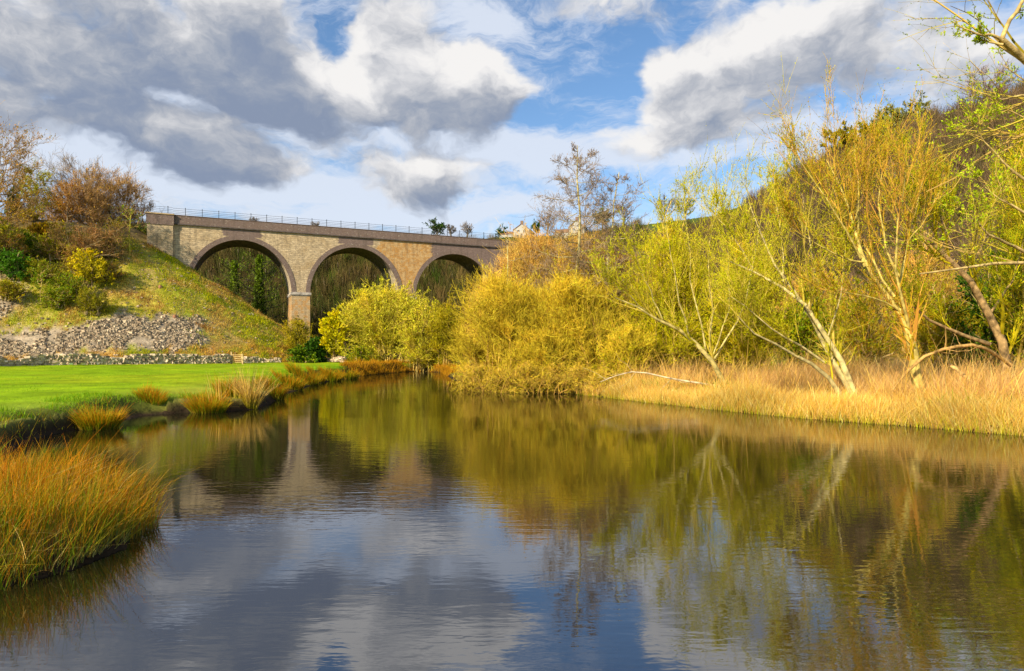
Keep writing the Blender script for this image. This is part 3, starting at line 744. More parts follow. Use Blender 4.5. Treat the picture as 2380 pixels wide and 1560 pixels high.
shr(700,78,812,90,name='ivy_bush',label='flat dark green bush at the field edge right of the wooden gate',cat='bush',stems=26,n1=7,n2=6,n3=0,leaves=7000,lsize=.2,tw=.02,twig=DKG,leaf=GRN+DKG,low=.0,elong=1.5)
shr(835,76,806,60,name='bramble_bush',label='low green and ochre bramble below the round willow at the water edge',cat='bush',stems=24,n1=7,n2=6,n3=0,leaves=5000,lsize=.15,tw=.02,twig=OLV,leaf=GRN+OLV,low=.0)

# --- brown thicket leaning over the water right of the pond head
THK=dict(bark=(.38,.26,.12),tw=.0115,n1=12,n2=10,trunk_r=.035)
def thick(px,Y,top,w,label,twig,leaf,**kw):
    d=dict(THK); d.update(kw); d['n3']=6; d['l3']=-.6; d['tw']=d['tw']*.85; shr(px,Y,top,w,name='thicket_shrub',label=label,cat='bush',twig=twig,leaf=leaf,**d)
BO=[(.46,.32,.15),(.40,.27,.12),(.52,.40,.17)]; OY=[(.54,.44,.14),(.43,.37,.11),(.58,.50,.16),(.44,.33,.12)]
SATp=SAT; SAT=1.5
thick(1205,38.5,645,310,'ochre alder thicket overhanging the water, nearest the pond head',OY,OY,stems=80,n3=4,leaves=26000,lsize=.07,low=-.05,wy=3.6,lean=(-.16,-.12),flare=.8)
thick(1255,44,550,290,'tall russet thicket behind the overhanging ochre one, right of the third arch',BO,BO,stems=80,n3=4,leaves=12000,lsize=.07,low=.1,tw=.013)
thick(1150,47,640,150,'low russet shrub covering the right end of the third arch',BO,BO,stems=46,n3=4,leaves=6000,lsize=.07,low=.1,tw=.013)
thick(1375,43,552,270,'tall brown thicket around the feet of the bare alder trees',BO[:2]+OY[:1],OY,stems=80,n3=4,leaves=16000,lsize=.07,low=.1,tw=.013)
thick(1350,37.5,648,300,'wide ochre and olive thicket with pale stems at the water edge',OY,OY+GRN[1:2],stems=80,n3=4,leaves=30000,lsize=.07,low=-.05,wy=3.6,lean=(-.06,-.12),flare=.8)
thick(1265,36.2,770,220,'low ochre sallow mound with its skirts in the water between the two biggest thickets',OY,OY+YEL[:1],stems=60,leaves=20000,lsize=.06,low=-.05,wy=3,lean=(0,-.12))
thick(1460,34,760,170,'low yellow green sallow at the left end of the reed bed',OY,YEL+GRN[1:2],stems=50,n3=3,leaves=24000,lsize=.07,low=.0)
thick(1430,41,578,170,'russet brown thicket right of the second alder, against the lime green willow',BO,BO,stems=60,n3=4,leaves=9000,lsize=.07,low=.1,tw=.013)
thick(1480,52,600,230,'dull brown thicket behind the yellow willows, right of the alders',BO,OY,stems=60,n3=3,leaves=6000,lsize=.09,low=.1,tw=.016)

for k,(px,Y,top,w) in enumerate(((1105,37.6,842,110),(1165,36.0,852,120),(1228,35.0,846,120),(1290,34.4,850,120),(1350,33.6,850,110),(1402,32.4,858,100))):
    shr(px,Y,top,w,wy=1.5,name='thicket_skirt',label=['tangle of ochre twigs trailing in the water, '+q_ for q_ in ('nearest the pond head','second from the pond head','third from the pond head','third from the reed bed','second from the reed bed','touching the reed bed')][k],
        cat='bush',twig=OY+BO,leaf=OY+YEL[:1],bark=(.3,.2,.09),stems=34,n1=8,n2=7,n3=5,leaves=5000,lsize=.055,tw=.009,low=-.1,flare=1.3,shell=.3,trunk_r=.022,lean=(0,-.5),group='twig tangles trailing in the water',l3=-.6)
SAT=SATp
# --- the bare alders standing above the thicket
def ptsY(l): return [at(x,y,Y) for x,y,Y in l]
ALT=[(.24,.18,.13),(.28,.21,.14),(.22,.17,.12)]
ab=gp(1338,38)
def alder(px,Y,top,label,lean,n,spread,split,r=.16,name='alder_tree',tw=.009,lv=(8,6),seedleaf=5000,group=None):
    b=gp(px,Y); H=ht(top,Y,b[2]); o=b; root_l=[]
    topp=b+np.array([lean[0]*H,lean[1]*H,H])
    root_l.append(([b-[0,0,.3],b*.7+topp*.3+[lean[0]*-.5,0,0],b*.35+topp*.65,topp],r,.02))
    for i in range(n):
        t=split+(1-split)*(i+.5)/n*.97; p0=b*(1-t)+topp*t; a=i*2.39996+.4
        ln=spread*H*(1-t)**.75*rng.uniform(.75,1.15)+.4
        d=np.array([math.cos(a),math.sin(a),0])
        p1=p0+d*ln*.5+[0,0,-.02*ln]; p2=p0+d*ln*1.0+[0,0,.16*ln]
        root_l.append(([p0,p1,p2],r*(1-t)*.34+.010,.006))
    return tree_from(name,label,'tree',b,root_l,ALT,[(.27,.18,.11),(.24,.19,.11)],(.38,.32,.14),
        [dict(n=lv[0],t0=.3,t1=1,cap=H*.10,length=-.30,lj=.35,angle=R(45),aj=R(15),K=5,up=.12,wig=.16,rscale=.5,rmin=tw*1.1),
         dict(n=lv[1],t0=.15,t1=1,length=-.5,lj=.35,angle=R(40),aj=R(18),K=4,up=.15,wig=.2,rscale=.6,rmin=tw,S=3),
         dict(n=4,t0=.2,t1=1,length=-.55,lj=.3,angle=R(40),aj=R(18),K=3,up=.1,wig=.2,rscale=.7,rmin=tw*.85,S=2)],seedleaf,.055,group=group)
alder(1340,38,338,'tall slender bare alder with level tiers of twigs, above the thicket against the sky',(.004,0),34,.32,.36,r=.17,lv=(11,6),seedleaf=5000)
alder(1388,38.5,400,'second bare alder leaning right beside the tall slender one',(.105,0),22,.30,.40,r=.13,lv=(10,6),seedleaf=3000)
alder(1182,41,556,'thin pale forked sapling rising out of the russet thicket',(-.01,0),8,.22,.55,r=.08,lv=(5,4),seedleaf=600)

# --- willows behind the reeds, drawn limb by limb
W1=[(.40,.33,.10),(.46,.36,.14),(.36,.33,.06)]; WB=(.44,.36,.12)
LVW=[dict(n=11,t0=.2,t1=1,cap=1.9,length=-.50,lj=.3,angle=R(34),aj=R(14),K=6,up=.35,wig=.10,rscale=.5,rmin=.012,taper_len=.3,S=4),
     dict(n=7,t0=.12,t1=1,length=-.45,lj=.3,angle=R(30),aj=R(12),K=5,up=.22,wig=.12,rscale=.6,rmin=.0075),
     dict(n=7,t0=.1,t1=1,length=-.42,lj=.35,angle=R(30),aj=R(14),K=4,up=.12,wig=.14,rscale=.7,rmin=.0055,S=2)]
def lim(l): return ptsY(l[0]),l[1]*.60,l[2]*.75
LF=[(.50,.50,.03),(.40,.46,.02),(.56,.50,.06)]
# d: left leaning willow (base about x=1695)
b=gp(1700,27.5)
tree_from('willow_tree','pale trunked willow leaning far left over the reeds, first of the willows from the thicket','tree',b,
 [([b-[0,0,.3],*ptsY([(1672,850,27.5),(1640,812,27.5),(1560,752,27.3),(1500,720,27.2),(1430,692,27)])],.13,.025),
  lim(([(1600,778,27.4),(1575,690,27.4),(1560,600,27.6),(1545,520,27.8)],.07,.012)),
  lim(([(1650,815,27.5),(1655,720,27.9),(1640,600,28.2),(1665,470,28.5)],.08,.012)),
  lim(([(1660,835,27.5),(1720,740,28.0),(1745,640,28.5),(1770,500,28.7)],.08,.012)),
  lim(([(1540,742,27.3),(1500,650,27.3),(1470,590,27.3)],.05,.012)),
  lim(([(1500,720,27.2),(1440,670,26.8),(1380,640,26.6)],.04,.01)),
  lim(([(1655,830,27.5),(1700,700,26.6),(1690,560,26.2)],.06,.012)),
  lim(([(1640,812,27.5),(1610,700,27.9),(1600,560,28.2),(1590,440,28.4)],.07,.010))],
 W1,LF,WB,LVW,56000,.042)
# upright clump behind, x 1480-1700
shr(1560,36,520,220,name='willow_shrub',label='dense lime green willow bush right of the bare alders, behind the first leaning willow',cat='bush',stems=60,n1=10,n2=8,n3=4,leaves=42000,lsize=.07,tw=.011,twig=[(.36,.34,.05),(.42,.36,.08)],leaf=LF,bark=(.4,.3,.13),low=.1)
shr(1735,34,545,200,name='willow_shrub',label='lime green willow bush between the two leaning willows',cat='bush',stems=50,n1=10,n2=8,n3=4,leaves=32000,lsize=.07,tw=.010,twig=[(.36,.34,.05),(.42,.34,.08)],leaf=LF,bark=(.4,.3,.13),low=.1)
# e: second leaning willow (base about 1985,880)
b=gp(2005,21.5)
tree_from('willow_tree','willow with two pale mottled trunks leaning left, in the middle of the reed bank','tree',b,
 [([b-[0,0,.3],*ptsY([(1960,850,21.5),(1925,780,21.5),(1880,715,21.6),(1820,655,21.7),(1750,625,21.8),(1690,605,21.9)])],.12,.02),
  ([b-[.1,0,.3],*ptsY([(1945,850,21.7),(1915,790,21.8),(1890,735,21.9),(1850,690,22),(1800,640,22.2),(1780,560,22.4),(1740,470,22.6)])],.10,.012),
  ([b-[.2,0,.3],*ptsY([(1900,842,21.3),(1850,825,21.2),(1790,800,21),(1740,765,20.8),(1715,735,20.7)])],.09,.015),
  lim(([(1915,842,21.3),(1860,800,21),(1800,775,20.8),(1760,730,20.7),(1700,690,20.6)],.07,.012)),
  lim(([(1925,780,21.5),(1945,720,21.3),(1960,640,21.2),(1965,560,21.2)],.05,.010)),
  lim(([(1880,715,21.6),(1900,620,21.8),(1880,520,22),(1850,420,22.2)],.06,.010)),
  lim(([(1820,655,21.7),(1820,560,21.8),(1800,450,22)],.05,.010)),
  lim(([(1880,715,21.6),(1940,650,21.9),(1980,560,22.2),(2000,470,22.4)],.05,.010)),
  lim(([(1750,625,21.8),(1700,540,21.6),(1650,490,21.5)],.035,.008))],
 W1,LF,(.48,.39,.16),LVW,62000,.036)
# f: main willow (base 2140,885), upright fan of reddish rods
b=gp(2142,20.6)
RED=[(.42,.24,.10),(.46,.30,.12),(.38,.28,.07)]
LVF=[dict(n=10,t0=.2,t1=1,cap=2.6,length=-.52,lj=.25,angle=R(24),aj=R(10),K=6,up=.35,wig=.06,rscale=.5,rmin=.011,taper_len=.35,S=4),
     dict(n=7,t0=.1,t1=1,length=-.42,lj=.3,angle=R(24),aj=R(10),K=5,up=.18,wig=.08,rscale=.6,rmin=.007),
     dict(n=6,t0=.1,t1=1,length=-.38,lj=.35,angle=R(30),aj=R(12),K=4,up=.1,wig=.1,rscale=.7,rmin=.005,S=2)]
tree_from('willow_tree','biggest willow, thick golden trunk and a tall fan of reddish rods against the sky','tree',b,
 [([b-[0,0,.3],*ptsY([(2128,835,20.6),(2112,780,20.6),(2100,735,20.6)])],.19,.12),
  lim(([(2102,750,20.6),(2080,700,20.6),(2030,650,20.7),(2005,600,20.8),(1985,520,21),(1950,440,21.2),(1920,370,21.4)],.13,.018)),
  lim(([(2010,620,20.8),(1990,530,21),(2000,440,21),(1985,330,21)],.08,.012)),
  lim(([(2000,600,20.8),(1960,520,20.5),(1900,430,20.4),(1850,360,20.2)],.06,.010)),
  lim(([(2100,745,20.6),(2095,680,20.7),(2088,630,20.8),(2110,560,20.9),(2130,490,21),(2150,400,21.1)],.11,.015)),
  lim(([(2088,640,20.8),(2060,580,20.7),(2040,500,20.6),(2050,400,20.5)],.07,.012)),
  lim(([(2116,780,20.6),(2098,700,20.2),(2080,600,20),(2090,480,19.8),(2105,400,19.7)],.09,.012)),
  lim(([(2110,560,20.9),(2160,500,21.1),(2190,420,21.2)],.05,.010)),
  lim(([(2100,730,20.6),(2040,690,20.3),(1960,680,20.1),(1930,672,20)],.05,.010)),
  lim(([(1985,520,21),(2010,420,21.3),(2040,330,21.5)],.05,.009)),
  lim(([(2080,690,20.6),(2000,560,21.6),(1930,470,22.0),(1870,400,22.2)],.07,.010)),
  lim(([(2010,610,20.8),(1950,600,20.6),(1890,560,20.4),(1830,520,20.2)],.05,.010))],
 RED,[(.44,.40,.03),(.36,.40,.02),(.46,.30,.05)],(.46,.36,.09),LVF,62000,.036)
# g: leaning trunk behind right
b=gp(2350,23.5)
tree_from('willow_tree','dark trunked willow leaning left behind the pale level branch at the right','tree',b,
 [([b-[0,0,.3],*ptsY([(2325,770,23.5),(2290,710,23.5),(2240,640,23.4),(2190,590,23.3),(2145,555,23.2),(2110,500,23.2)])],.19,.04),
  ([*ptsY([(2300,800,23.4),(2210,765,23),(2140,735,22.8),(2090,690,22.6),(2065,670,22.5)])],.08,.02),
  lim(([(2190,590,23.3),(2200,500,23.6),(2170,430,23.8)],.06,.010)),
  lim(([(2240,640,23.4),(2290,560,23.8),(2310,470,24)],.07,.012)),
  lim(([(2300,730,23.5),(2360,640,23.8),(2390,520,24)],.08,.012)),
  lim(([(2145,555,23.2),(2130,450,23.4),(2100,360,23.6)],.05,.010))],
 [(.34,.28,.06),(.40,.34,.08)],GRN+LF,(.34,.22,.09),LVW,60000,.042)
# h: right edge willow, root out of the picture
b=np.array([19.5,19.0,hz(19.5,19.0)])
tree_from('willow_tree','willow at the right edge with moss covered crooked bough and long bare drooping branches','tree',b,
 [([b-[0,0,.3],*ptsY([(2640,600,18.6),(2560,350,18.2),(2480,200,17.6),(2400,145,17.2),(2350,115,17.0),(2328,92,16.9)])],.26,.075),
  ([*ptsY([(2328,92,16.9),(2345,50,16.9),(2375,10,16.8),(2400,-60,16.8)])],.06,.03),
  ([*ptsY([(2332,96,16.9),(2305,78,16.8),(2275,84,16.8),(2250,72,16.7),(2221,58,16.7)])],.045,.010),
  ([*ptsY([(2330,104,16.9),(2300,98,16.9),(2285,92,17),(2270,92,17)])],.035,.012),
  ([*ptsY([(2560,350,18.2),(2440,200,17.4),(2360,222,17.1),(2330,242,17),(2300,228,16.9),(2283,218,16.9)])],.07,.012),
  ([*ptsY([(2640,600,18.6),(2480,600,17.6),(2380,614,17.2),(2300,612,17),(2250,618,16.9),(2190,628,16.8),(2136,637,16.8)])],.085,.020),
  ([*ptsY([(2380,585,17.2),(2330,560,17),(2290,540,16.8),(2265,505,16.7),(2252,478,16.7)])],.045,.010),
  ([*ptsY([(2420,470,17.2),(2360,400,17),(2300,350,17),(2270,300,16.9)])],.05,.008),
  ([*ptsY([(2430,520,17.2),(2340,470,17),(2280,430,16.8),(2255,400,16.7)])],.045,.008),
  ([*ptsY([(2560,350,18.2),(2450,250,19),(2380,180,19.3),(2330,150,19.5)])],.06,.010),
  ([*ptsY([(2600,450,18.4),(2460,330,18),(2370,260,17.8),(2300,240,17.6)])],.06,.010)],
 [(.44,.32,.15),(.40,.33,.10)],[(.34,.44,.03),(.42,.48,.05)],(.46,.33,.12),
 [dict(n=6,t0=.35,t1=1,length=-.30,lj=.3,angle=R(42),aj=R(14),K=6,up=.10,wig=.14,rscale=.45,rmin=.010,taper_len=.2,S=4),
  dict(n=5,t0=.12,t1=1,length=-.50,lj=.3,angle=R(36),aj=R(14),K=5,up=.10,wig=.15,rscale=.6,rmin=.006),
  dict(n=4,t0=.1,t1=1,length=-.45,lj=.35,angle=R(34),aj=R(14),K=4,up=.10,wig=.16,rscale=.7,rmin=.0045,S=2)],9000,.06)
# green willow masses at the right edge
shr(2430,26,240,270,name='willow_tree',label='tall green and gold willow filling the right edge in front of the dark hillside',cat='tree',stems=46,n1=10,n2=8,n3=4,leaves=60000,lsize=.07,tw=.008,twig=[(.36,.34,.05),(.40,.30,.07)],leaf=LF+GRN,bark=(.4,.3,.12),low=.25,trunk_r=.05,shell=.55)
shr(2330,30,600,260,name='holly_bush',label='dark green leafy bush in shade low at the right edge',cat='bush',stems=40,n1=8,n2=7,n3=0,leaves=34000,lsize=.11,tw=.01,twig=DKG,leaf=DKG+GRN[2:],low=.0,elong=1.6)
shr(2190,31,690,230,name='bramble_bush',label='tangled olive bramble bush behind the biggest willow',cat='bush',stems=40,n1=9,n2=8,n3=3,leaves=20000,lsize=.07,tw=.009,twig=OLV+BRN[:1],leaf=GRN+OLV,low=.0)
shr(2010,33,660,200,name='bramble_bush',label='brown and olive scrub behind the biggest willow, left of its trunk',cat='bush',stems=40,n1=9,n2=8,n3=3,leaves=20000,lsize=.07,tw=.010,twig=OLV+BRN,leaf=GRN+OLV,low=.0)
shr(1870,36,700,220,name='ivy_bush',label='green bush behind the double trunked willow',cat='bush',stems=40,n1=9,n2=8,n3=0,leaves=26000,lsize=.10,tw=.012,twig=OLV,leaf=GRN,low=.0,elong=1.6)
shr(1640,42,730,240,name='ivy_bush',label='low green bush glimpsed beneath the first leaning willow',cat='bush',stems=40,n1=9,n2=8,n3=0,leaves=26000,lsize=.11,tw=.012,twig=OLV,leaf=GRN,low=.0,elong=1.6)
shr(1900,40,620,260,name='willow_shrub',label='orange brown willow scrub behind the double trunked willow, below the hill skyline',cat='bush',stems=50,n1=9,n2=8,n3=4,leaves=16000,lsize=.08,tw=.012,twig=BO+RED,leaf=OY+LF,low=.1)
shr(2150,38,570,260,name='willow_shrub',label='orange and olive willow scrub behind the fan of reddish rods',cat='bush',stems=50,n1=9,n2=8,n3=4,leaves=20000,lsize=.08,tw=.011,twig=BO+RED,leaf=OY+LF,low=.1)

# fallen log, broken limb, small sapling in the reeds
def limb_thing(name,label,cat,pts,r0,r1,col,K=9,nodes=0):
    pts=np.array(pts); o=pts[0]; root=bpy.data.objects
    seg=np.r_[0,np.cumsum(np.linalg.norm(np.diff(pts,axis=0),axis=1))]; u=np.linspace(0,seg[-1],K)
    q=np.stack([np.interp(u,seg,pts[:,j]) for j in range(3)],1)-o
    q[1:-1]+=rng.normal(size=(K-2,3))*r0*.25
    g=G(); rr=np.linspace(r0,r1,K)*np.exp(rng.normal(size=K)*.08); tubes(g,q[None],rr[None],9,np.array([col]))
    if nodes:
        P1,R1,_,_=child_branches(q[None],rr[None],nodes,.2,1,-.22,.3,R(50),R(15),4,up=.1,wig=.2,rscale=.35,rmin=.008)
        tubes(g,P1,R1,4,np.array([col]*len(P1)))
    ob=g.obj(name,M_BARK,smooth=True,loc=tuple(o)); return tag(ob,label,cat)
limb_thing('fallen_log','orange brown fallen log lying in the reeds at the right edge','log',[gp(2480,19,.25),gp(2380,19,.35),gp(2290,19.2,.22),gp(2235,19.4,.05)],.20,.09,(.36,.16,.05),nodes=4)
limb_thing('broken_branch','golden broken branch propped in a low arch right of the biggest willow trunk','branch',ptsY([(2075,905,20.4),(2110,860,20.2),(2145,830,20.1),(2190,812,20.2),(2250,800,20.6),(2300,812,21),(2350,850,21.3)]),.035,.07,(.46,.27,.08),nodes=5)
limb_thing('fallen_branch','bleached dead branch fallen across the left end of the reed bed','branch',ptsY([(1700,905,27.5),(1640,893,27.6),(1585,885,27.8),(1530,873,28),(1480,862,28.2),(1440,868,28.4),(1395,888,28.6)]),.05,.018,(.50,.40,.24),nodes=8)
limb_thing('broken_branch','short thick golden stub sticking up from the ground left of the fallen log','branch',ptsY([(2262,895,20.5),(2240,872,20.7),(2205,845,20.9)]),.07,.05,(.50,.32,.11))
limb_thing('driftwood','small twig floating on the water off the reed bed','twig',[at(2198,979,19.2)*[1,1,0]+[0,0,.01],at(2213,977,19.2)*[1,1,0]+[0,0,.03],at(2232,979,19.2)*[1,1,0]+[0,0,.01]],.012,.008,(.6,.45,.3),K=5)

# --- reed bed on the right bank
def scatter(n,x0,x1,y0,y1,f):
    out=[]; tot=0
    while tot<n:
        x=rng.uniform(x0,x1,n); y=rng.uniform(y0,y1,n); k=f(x,y); out.append(np.stack([x[k],y[k]],1)); tot+=k.sum()
        if len(out)>60: break
    p=np.concatenate(out)[:n]; return p[:,0],p[:,1]
def inview(x,y): px=x/np.maximum(y,.1)*F+CXP; return (px>-80)&(px<2900)
def reeds(n,name,label,cat,f,h0,h1,w,cols,x0,x1,y0,y1,leanx=.12,bend=.5,near=None):
    x,y=scatter(n,x0,x1,y0,y1,f); n=len(x)
    z=np.maximum(height(x,y),-.06)-.05
    n1=vnoise(x*.7,y*.7,51); hh=(h0+(h1-h0)*n1)*np.exp(rng.normal(size=n)*.32)
    ln=rng.normal(size=(n,3))*.30; ln[:,0]+=leanx*(vnoise(x*.4,y*.4,52)-.3)*2
    c0,c1,c2=cols(x,y,n)
    g=G(); blades(g,np.stack([x,y,z],1),hh,w,ln,c0,c1,c2,bend=bend)
    o=g.obj(name,M_GRASS); return tag(o,label,cat,kind='stuff')
def c_reed(x,y,n):
    sd=shore_sd(x,y); e=np.exp(-sd/.7)[:,None]
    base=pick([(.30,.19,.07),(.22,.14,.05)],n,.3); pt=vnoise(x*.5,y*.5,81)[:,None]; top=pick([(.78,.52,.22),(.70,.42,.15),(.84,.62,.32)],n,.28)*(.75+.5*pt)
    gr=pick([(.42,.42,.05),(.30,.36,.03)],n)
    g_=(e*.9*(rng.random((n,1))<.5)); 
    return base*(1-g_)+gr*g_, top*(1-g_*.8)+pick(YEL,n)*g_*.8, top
def cg(a,b,c): return lambda x,y,n:(pick(a,n,.25),pick(b,n,.25),pick(c,n,.25))
SATp=SAT; SAT=1.38
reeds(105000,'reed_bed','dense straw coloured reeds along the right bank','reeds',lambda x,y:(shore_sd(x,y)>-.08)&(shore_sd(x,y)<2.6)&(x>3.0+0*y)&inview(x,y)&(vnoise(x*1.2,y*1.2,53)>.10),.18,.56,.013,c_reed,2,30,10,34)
reeds(70000,'dry_grass','tall dry pinkish reeds standing behind the bank edge','reeds',lambda x,y:(shore_sd(x,y)>2.2)&(shore_sd(x,y)<13)&(x>4)&inview(x,y)&(vnoise(x*.55,y*.55,54)>.28),.5,1.05,.014,
  lambda x,y,n:(pick(BRN+STRAW[:1],n),pick([(.70,.44,.22),(.58,.34,.15),(.74,.52,.30)],n,.28),pick([(.76,.52,.28),(.64,.40,.20)],n,.28)),3,40,15,45)
SAT=SATp
reeds(34000,'undergrowth','green weeds and low growth among the reeds','undergrowth',lambda x,y:(shore_sd(x,y)>1.0)&(shore_sd(x,y)<16)&(x>2)&inview(x,y)&(vnoise(x*.35,y*.35,55)>.58),.15,.5,.03,
  lambda x,y,n:(pick(DKG,n),pick(GRN,n),pick(GRN,n)),1,44,16,50,bend=.7)

reeds(2600,'tall_reeds','scattered tall pale reed stalks standing above the dry reeds','reeds',lambda x,y:(shore_sd(x,y)>1.2)&(shore_sd(x,y)<9)&(x>4)&inview(x,y)&(vnoise(x*.8,y*.8,59)>.45),.9,1.55,.020,
  cg(BRN,STRAW,STRAW),3,40,15,40,bend=.6)
# ------------------------------------------------------------------ rush clumps on the left bank
def rush(name,label,cx,cy,rx,ry,h,n,w,cols,dz=0.,lean=.28,group=None,hvar=.22,outw=.5,shape=None,mound=.12):
    z=hz(cx,cy); z0=max(z,0.0)
    o=(cx,cy,z0)
    a=rng.uniform(0,2*np.pi,n); r=np.sqrt(rng.random(n)); x=cx+r*np.cos(a)*rx; y=cy+r*np.sin(a)*ry
    if shape is not None: k=shape(x,y); x,y,r,a=x[k],y[k],r[k],a[k]; n=len(x)
    zz=np.maximum(height(x,y),-.02)-.04
    tuss=vnoise(x*2.4,y*2.4,61)
    hh=h*(.55+.55*tuss)*np.exp(rng.normal(size=n)*hvar)*(1-.25*r**3)
    gx=np.cos(a)*r*outw; gy=np.sin(a)*r*outw
    ln=np.stack([gx+rng.normal(size=n)*lean*.6,gy+rng.normal(size=n)*lean*.6,np.zeros(n)],1)
    c0,c1,c2=cols(n,tuss,x,y)
    g=G(); blades(g,np.stack([x-o[0],y-o[1],zz-o[2]],1),hh,w,ln,c0,c1,c2,bend=.45,K=5,top=.1)
    root=empty(name,o); tag(root,label,'grass clump',group)
    g.obj('stems',M_GRASS,root)
    return root,o
def c_rush(n,t,x,y):
    w=(rng.random(n)<.42+.25*t)[:,None]
    gr0=pick([(.10,.13,.02),(.16,.17,.04)],n); gr1=pick([(.15,.22,.02),(.22,.26,.03)],n); gr2=pick([(.26,.28,.03),(.34,.22,.04)],n)
    o0=pick([(.30,.24,.10),(.20,.18,.05)],n); o1=pick([(.40,.22,.05),(.32,.22,.04)],n); o2=pick([(.60,.27,.05),(.52,.18,.04),(.48,.30,.08)],n)
    return np.where(w,o0,gr0),np.where(w,o1,gr1),np.where(w,o2,gr2)
def c_big(n,t,x,y):
    f=sst(0,1,(-x-3.4)/3.2+(y-6.2)*.18)     # orange rushes, more of them sunward: warm light put into the mix; waterside greener
    w=(rng.random(n)<.30+.45*f)[:,None]
    g0=pick([(.30,.27,.14),(.14,.18,.04)],n); g1=pick([(.12,.20,.03),(.17,.24,.03),(.10,.15,.03)],n); g2=pick([(.22,.26,.04),(.36,.26,.06),(.30,.16,.05)],n)
    o0=pick([(.22,.20,.07),(.34,.26,.12)],n); o1=pick([(.40,.23,.05),(.34,.16,.03)],n); o2=pick([(.66,.30,.05),(.58,.20,.04),(.55,.36,.08)],n)
    return np.where(w,o0,g0),np.where(w,o1,g1),np.where(w,o2,g2)
rt,o=rush('rush_clump','big foreground clump of green and orange rushes standing at the left water edge',-6.2,6.6,2.4,1.9,.58,19000,.0065,c_big,lean=.34,outw=.22,
     shape=lambda x,y:(shore_sd(x,y)>-.22)&(x<-4.1)&(y<8.3)&(vnoise(x*2.4,y*2.4,61)>.04))
# pale outer stems splayed over the water
n=520; sp_=np.array([(-4.4,7.3),(-4.05,6.7),(-4.15,6.05),(-4.5,5.55),(-5.1,5.2),(-6,4.75),(-7,4.3)]); sg=np.r_[0,np.cumsum(np.hypot(*np.diff(sp_,axis=0).T))]
u=rng.uniform(0,sg[-1],n); u=u+.12*np.sin(u*9); bx=np.interp(u,sg,sp_[:,0])-np.abs(rng.normal(size=n))*.14; by=np.interp(u,sg,sp_[:,1])+rng.normal(size=n)*.05; a=np.interp(u,sg,[.3,.1,-.4,-.8,-1.4,-1.3,-1.3])
g=G(); blades(g,np.stack([bx-o[0],by-o[1],np.full(n,-.03)-o[2]],1),rng.uniform(.18,.5,n),.007,np.stack([np.cos(a)*.55+rng.normal(size=n)*.35,np.sin(a)*.5+rng.normal(size=n)*.3,np.zeros(n)],1),
   pick([(.62,.52,.30),(.50,.42,.22)],n),pick([(.45,.40,.16),(.34,.34,.08)],n),pick([(.40,.36,.10),(.50,.28,.08)],n),bend=.4,K=5)
g.obj('pale_stems',M_GRASS,rt)
n=2600; x=rng.uniform(-8.4,-4.15,n); y=rng.uniform(4.9,8.2,n); k=shore_sd(x,y)>-.1; x,y=x[k],y[k]; n=len(x)
g=G(); z_=np.maximum(height(x,y),0)+rng.uniform(0,.25,n)
blades(g,np.stack([x-o[0],y-o[1],z_-o[2]],1),rng.uniform(.12,.34,n),.0065,rng.normal(size=(n,3))*np.array([1.3,1.3,0]),pick([(.50,.36,.16),(.30,.20,.08)],n,.3),pick([(.58,.36,.12),(.36,.22,.08),(.62,.46,.24)],n,.3),pick([(.60,.34,.10),(.50,.40,.2)],n,.3),bend=.8,K=4)
g.obj('dead_stems',M_GRASS,rt)
GL='rush clumps along the left bank of the pond'
for px,Y,w_,h,lab,n_,out in ((228,17.6,112,.62,'round orange rush clump in the water below the dark eroded bank',2600,.5),
    (484,22.6,100,.62,'bushy orange rush clump, second of the bank clumps from the left',2600,.5),
    (350,22.6,90,.42,'low brown rush tuft on the shaded mud between two orange clumps',1200,.5),
    (535,25,80,.70,'loose amber rush clump just behind the tall pale reed tuft',1800,.4),
    (625,29,90,.75,'amber rush clump where the bank turns away, right of the tall pale tuft',1900,.4),
    (672,37,80,.75,'small rust coloured rush clump on the far bank near the field corner',1400,.5),
    (705,43,90,.8,'flat rust rush clump with its foot in the water, before the last two clumps',1500,.6),
    (768,50,62,.95,'bright orange rush clump sitting on the water edge below the ivy',1500,.6),
    (808,55,60,.9,'tiny orange rush clump, farthest along the left bank',1000,.5),
    (735,47,50,.7,'faded rush tuft squeezed between the flat rust one and the bright orange one',700,.4)):
    x=sx(px,Y); rush('rush_clump',lab,x,Y,ppx(w_,Y)*.36,ppx(w_,Y)*.3,h,int(n_*.75),.010+.00035*Y,c_rush,group=GL,outw=out,lean=.22)
def c_pale(n,t,x,y): return pick([(.34,.30,.06),(.26,.26,.04)],n),pick([(.62,.44,.20),(.55,.38,.14)],n),pick([(.70,.52,.28),(.64,.46,.24)],n)
x=sx(582,23.9); rush('reed_tuft','tall pale straw reed tuft at the bend of the left bank, reflected in the water',x,23.9,.22,.2,1.2,260,.018,c_pale,outw=.55,lean=.28)
x=sx(505,22.9); rush('reed_tuft','few tall thin pale stalks rising out of the second orange rush clump',x,22.9,.3,.2,1.35,26,.02,c_pale,outw=.2,lean=.12)
x=sx(548,24.2); rush('reed_tuft','sparse tall stalks between the second rush clump and the pale reed tuft',x,24.4,.3,.2,1.2,24,.02,c_pale,outw=.2,lean=.12)

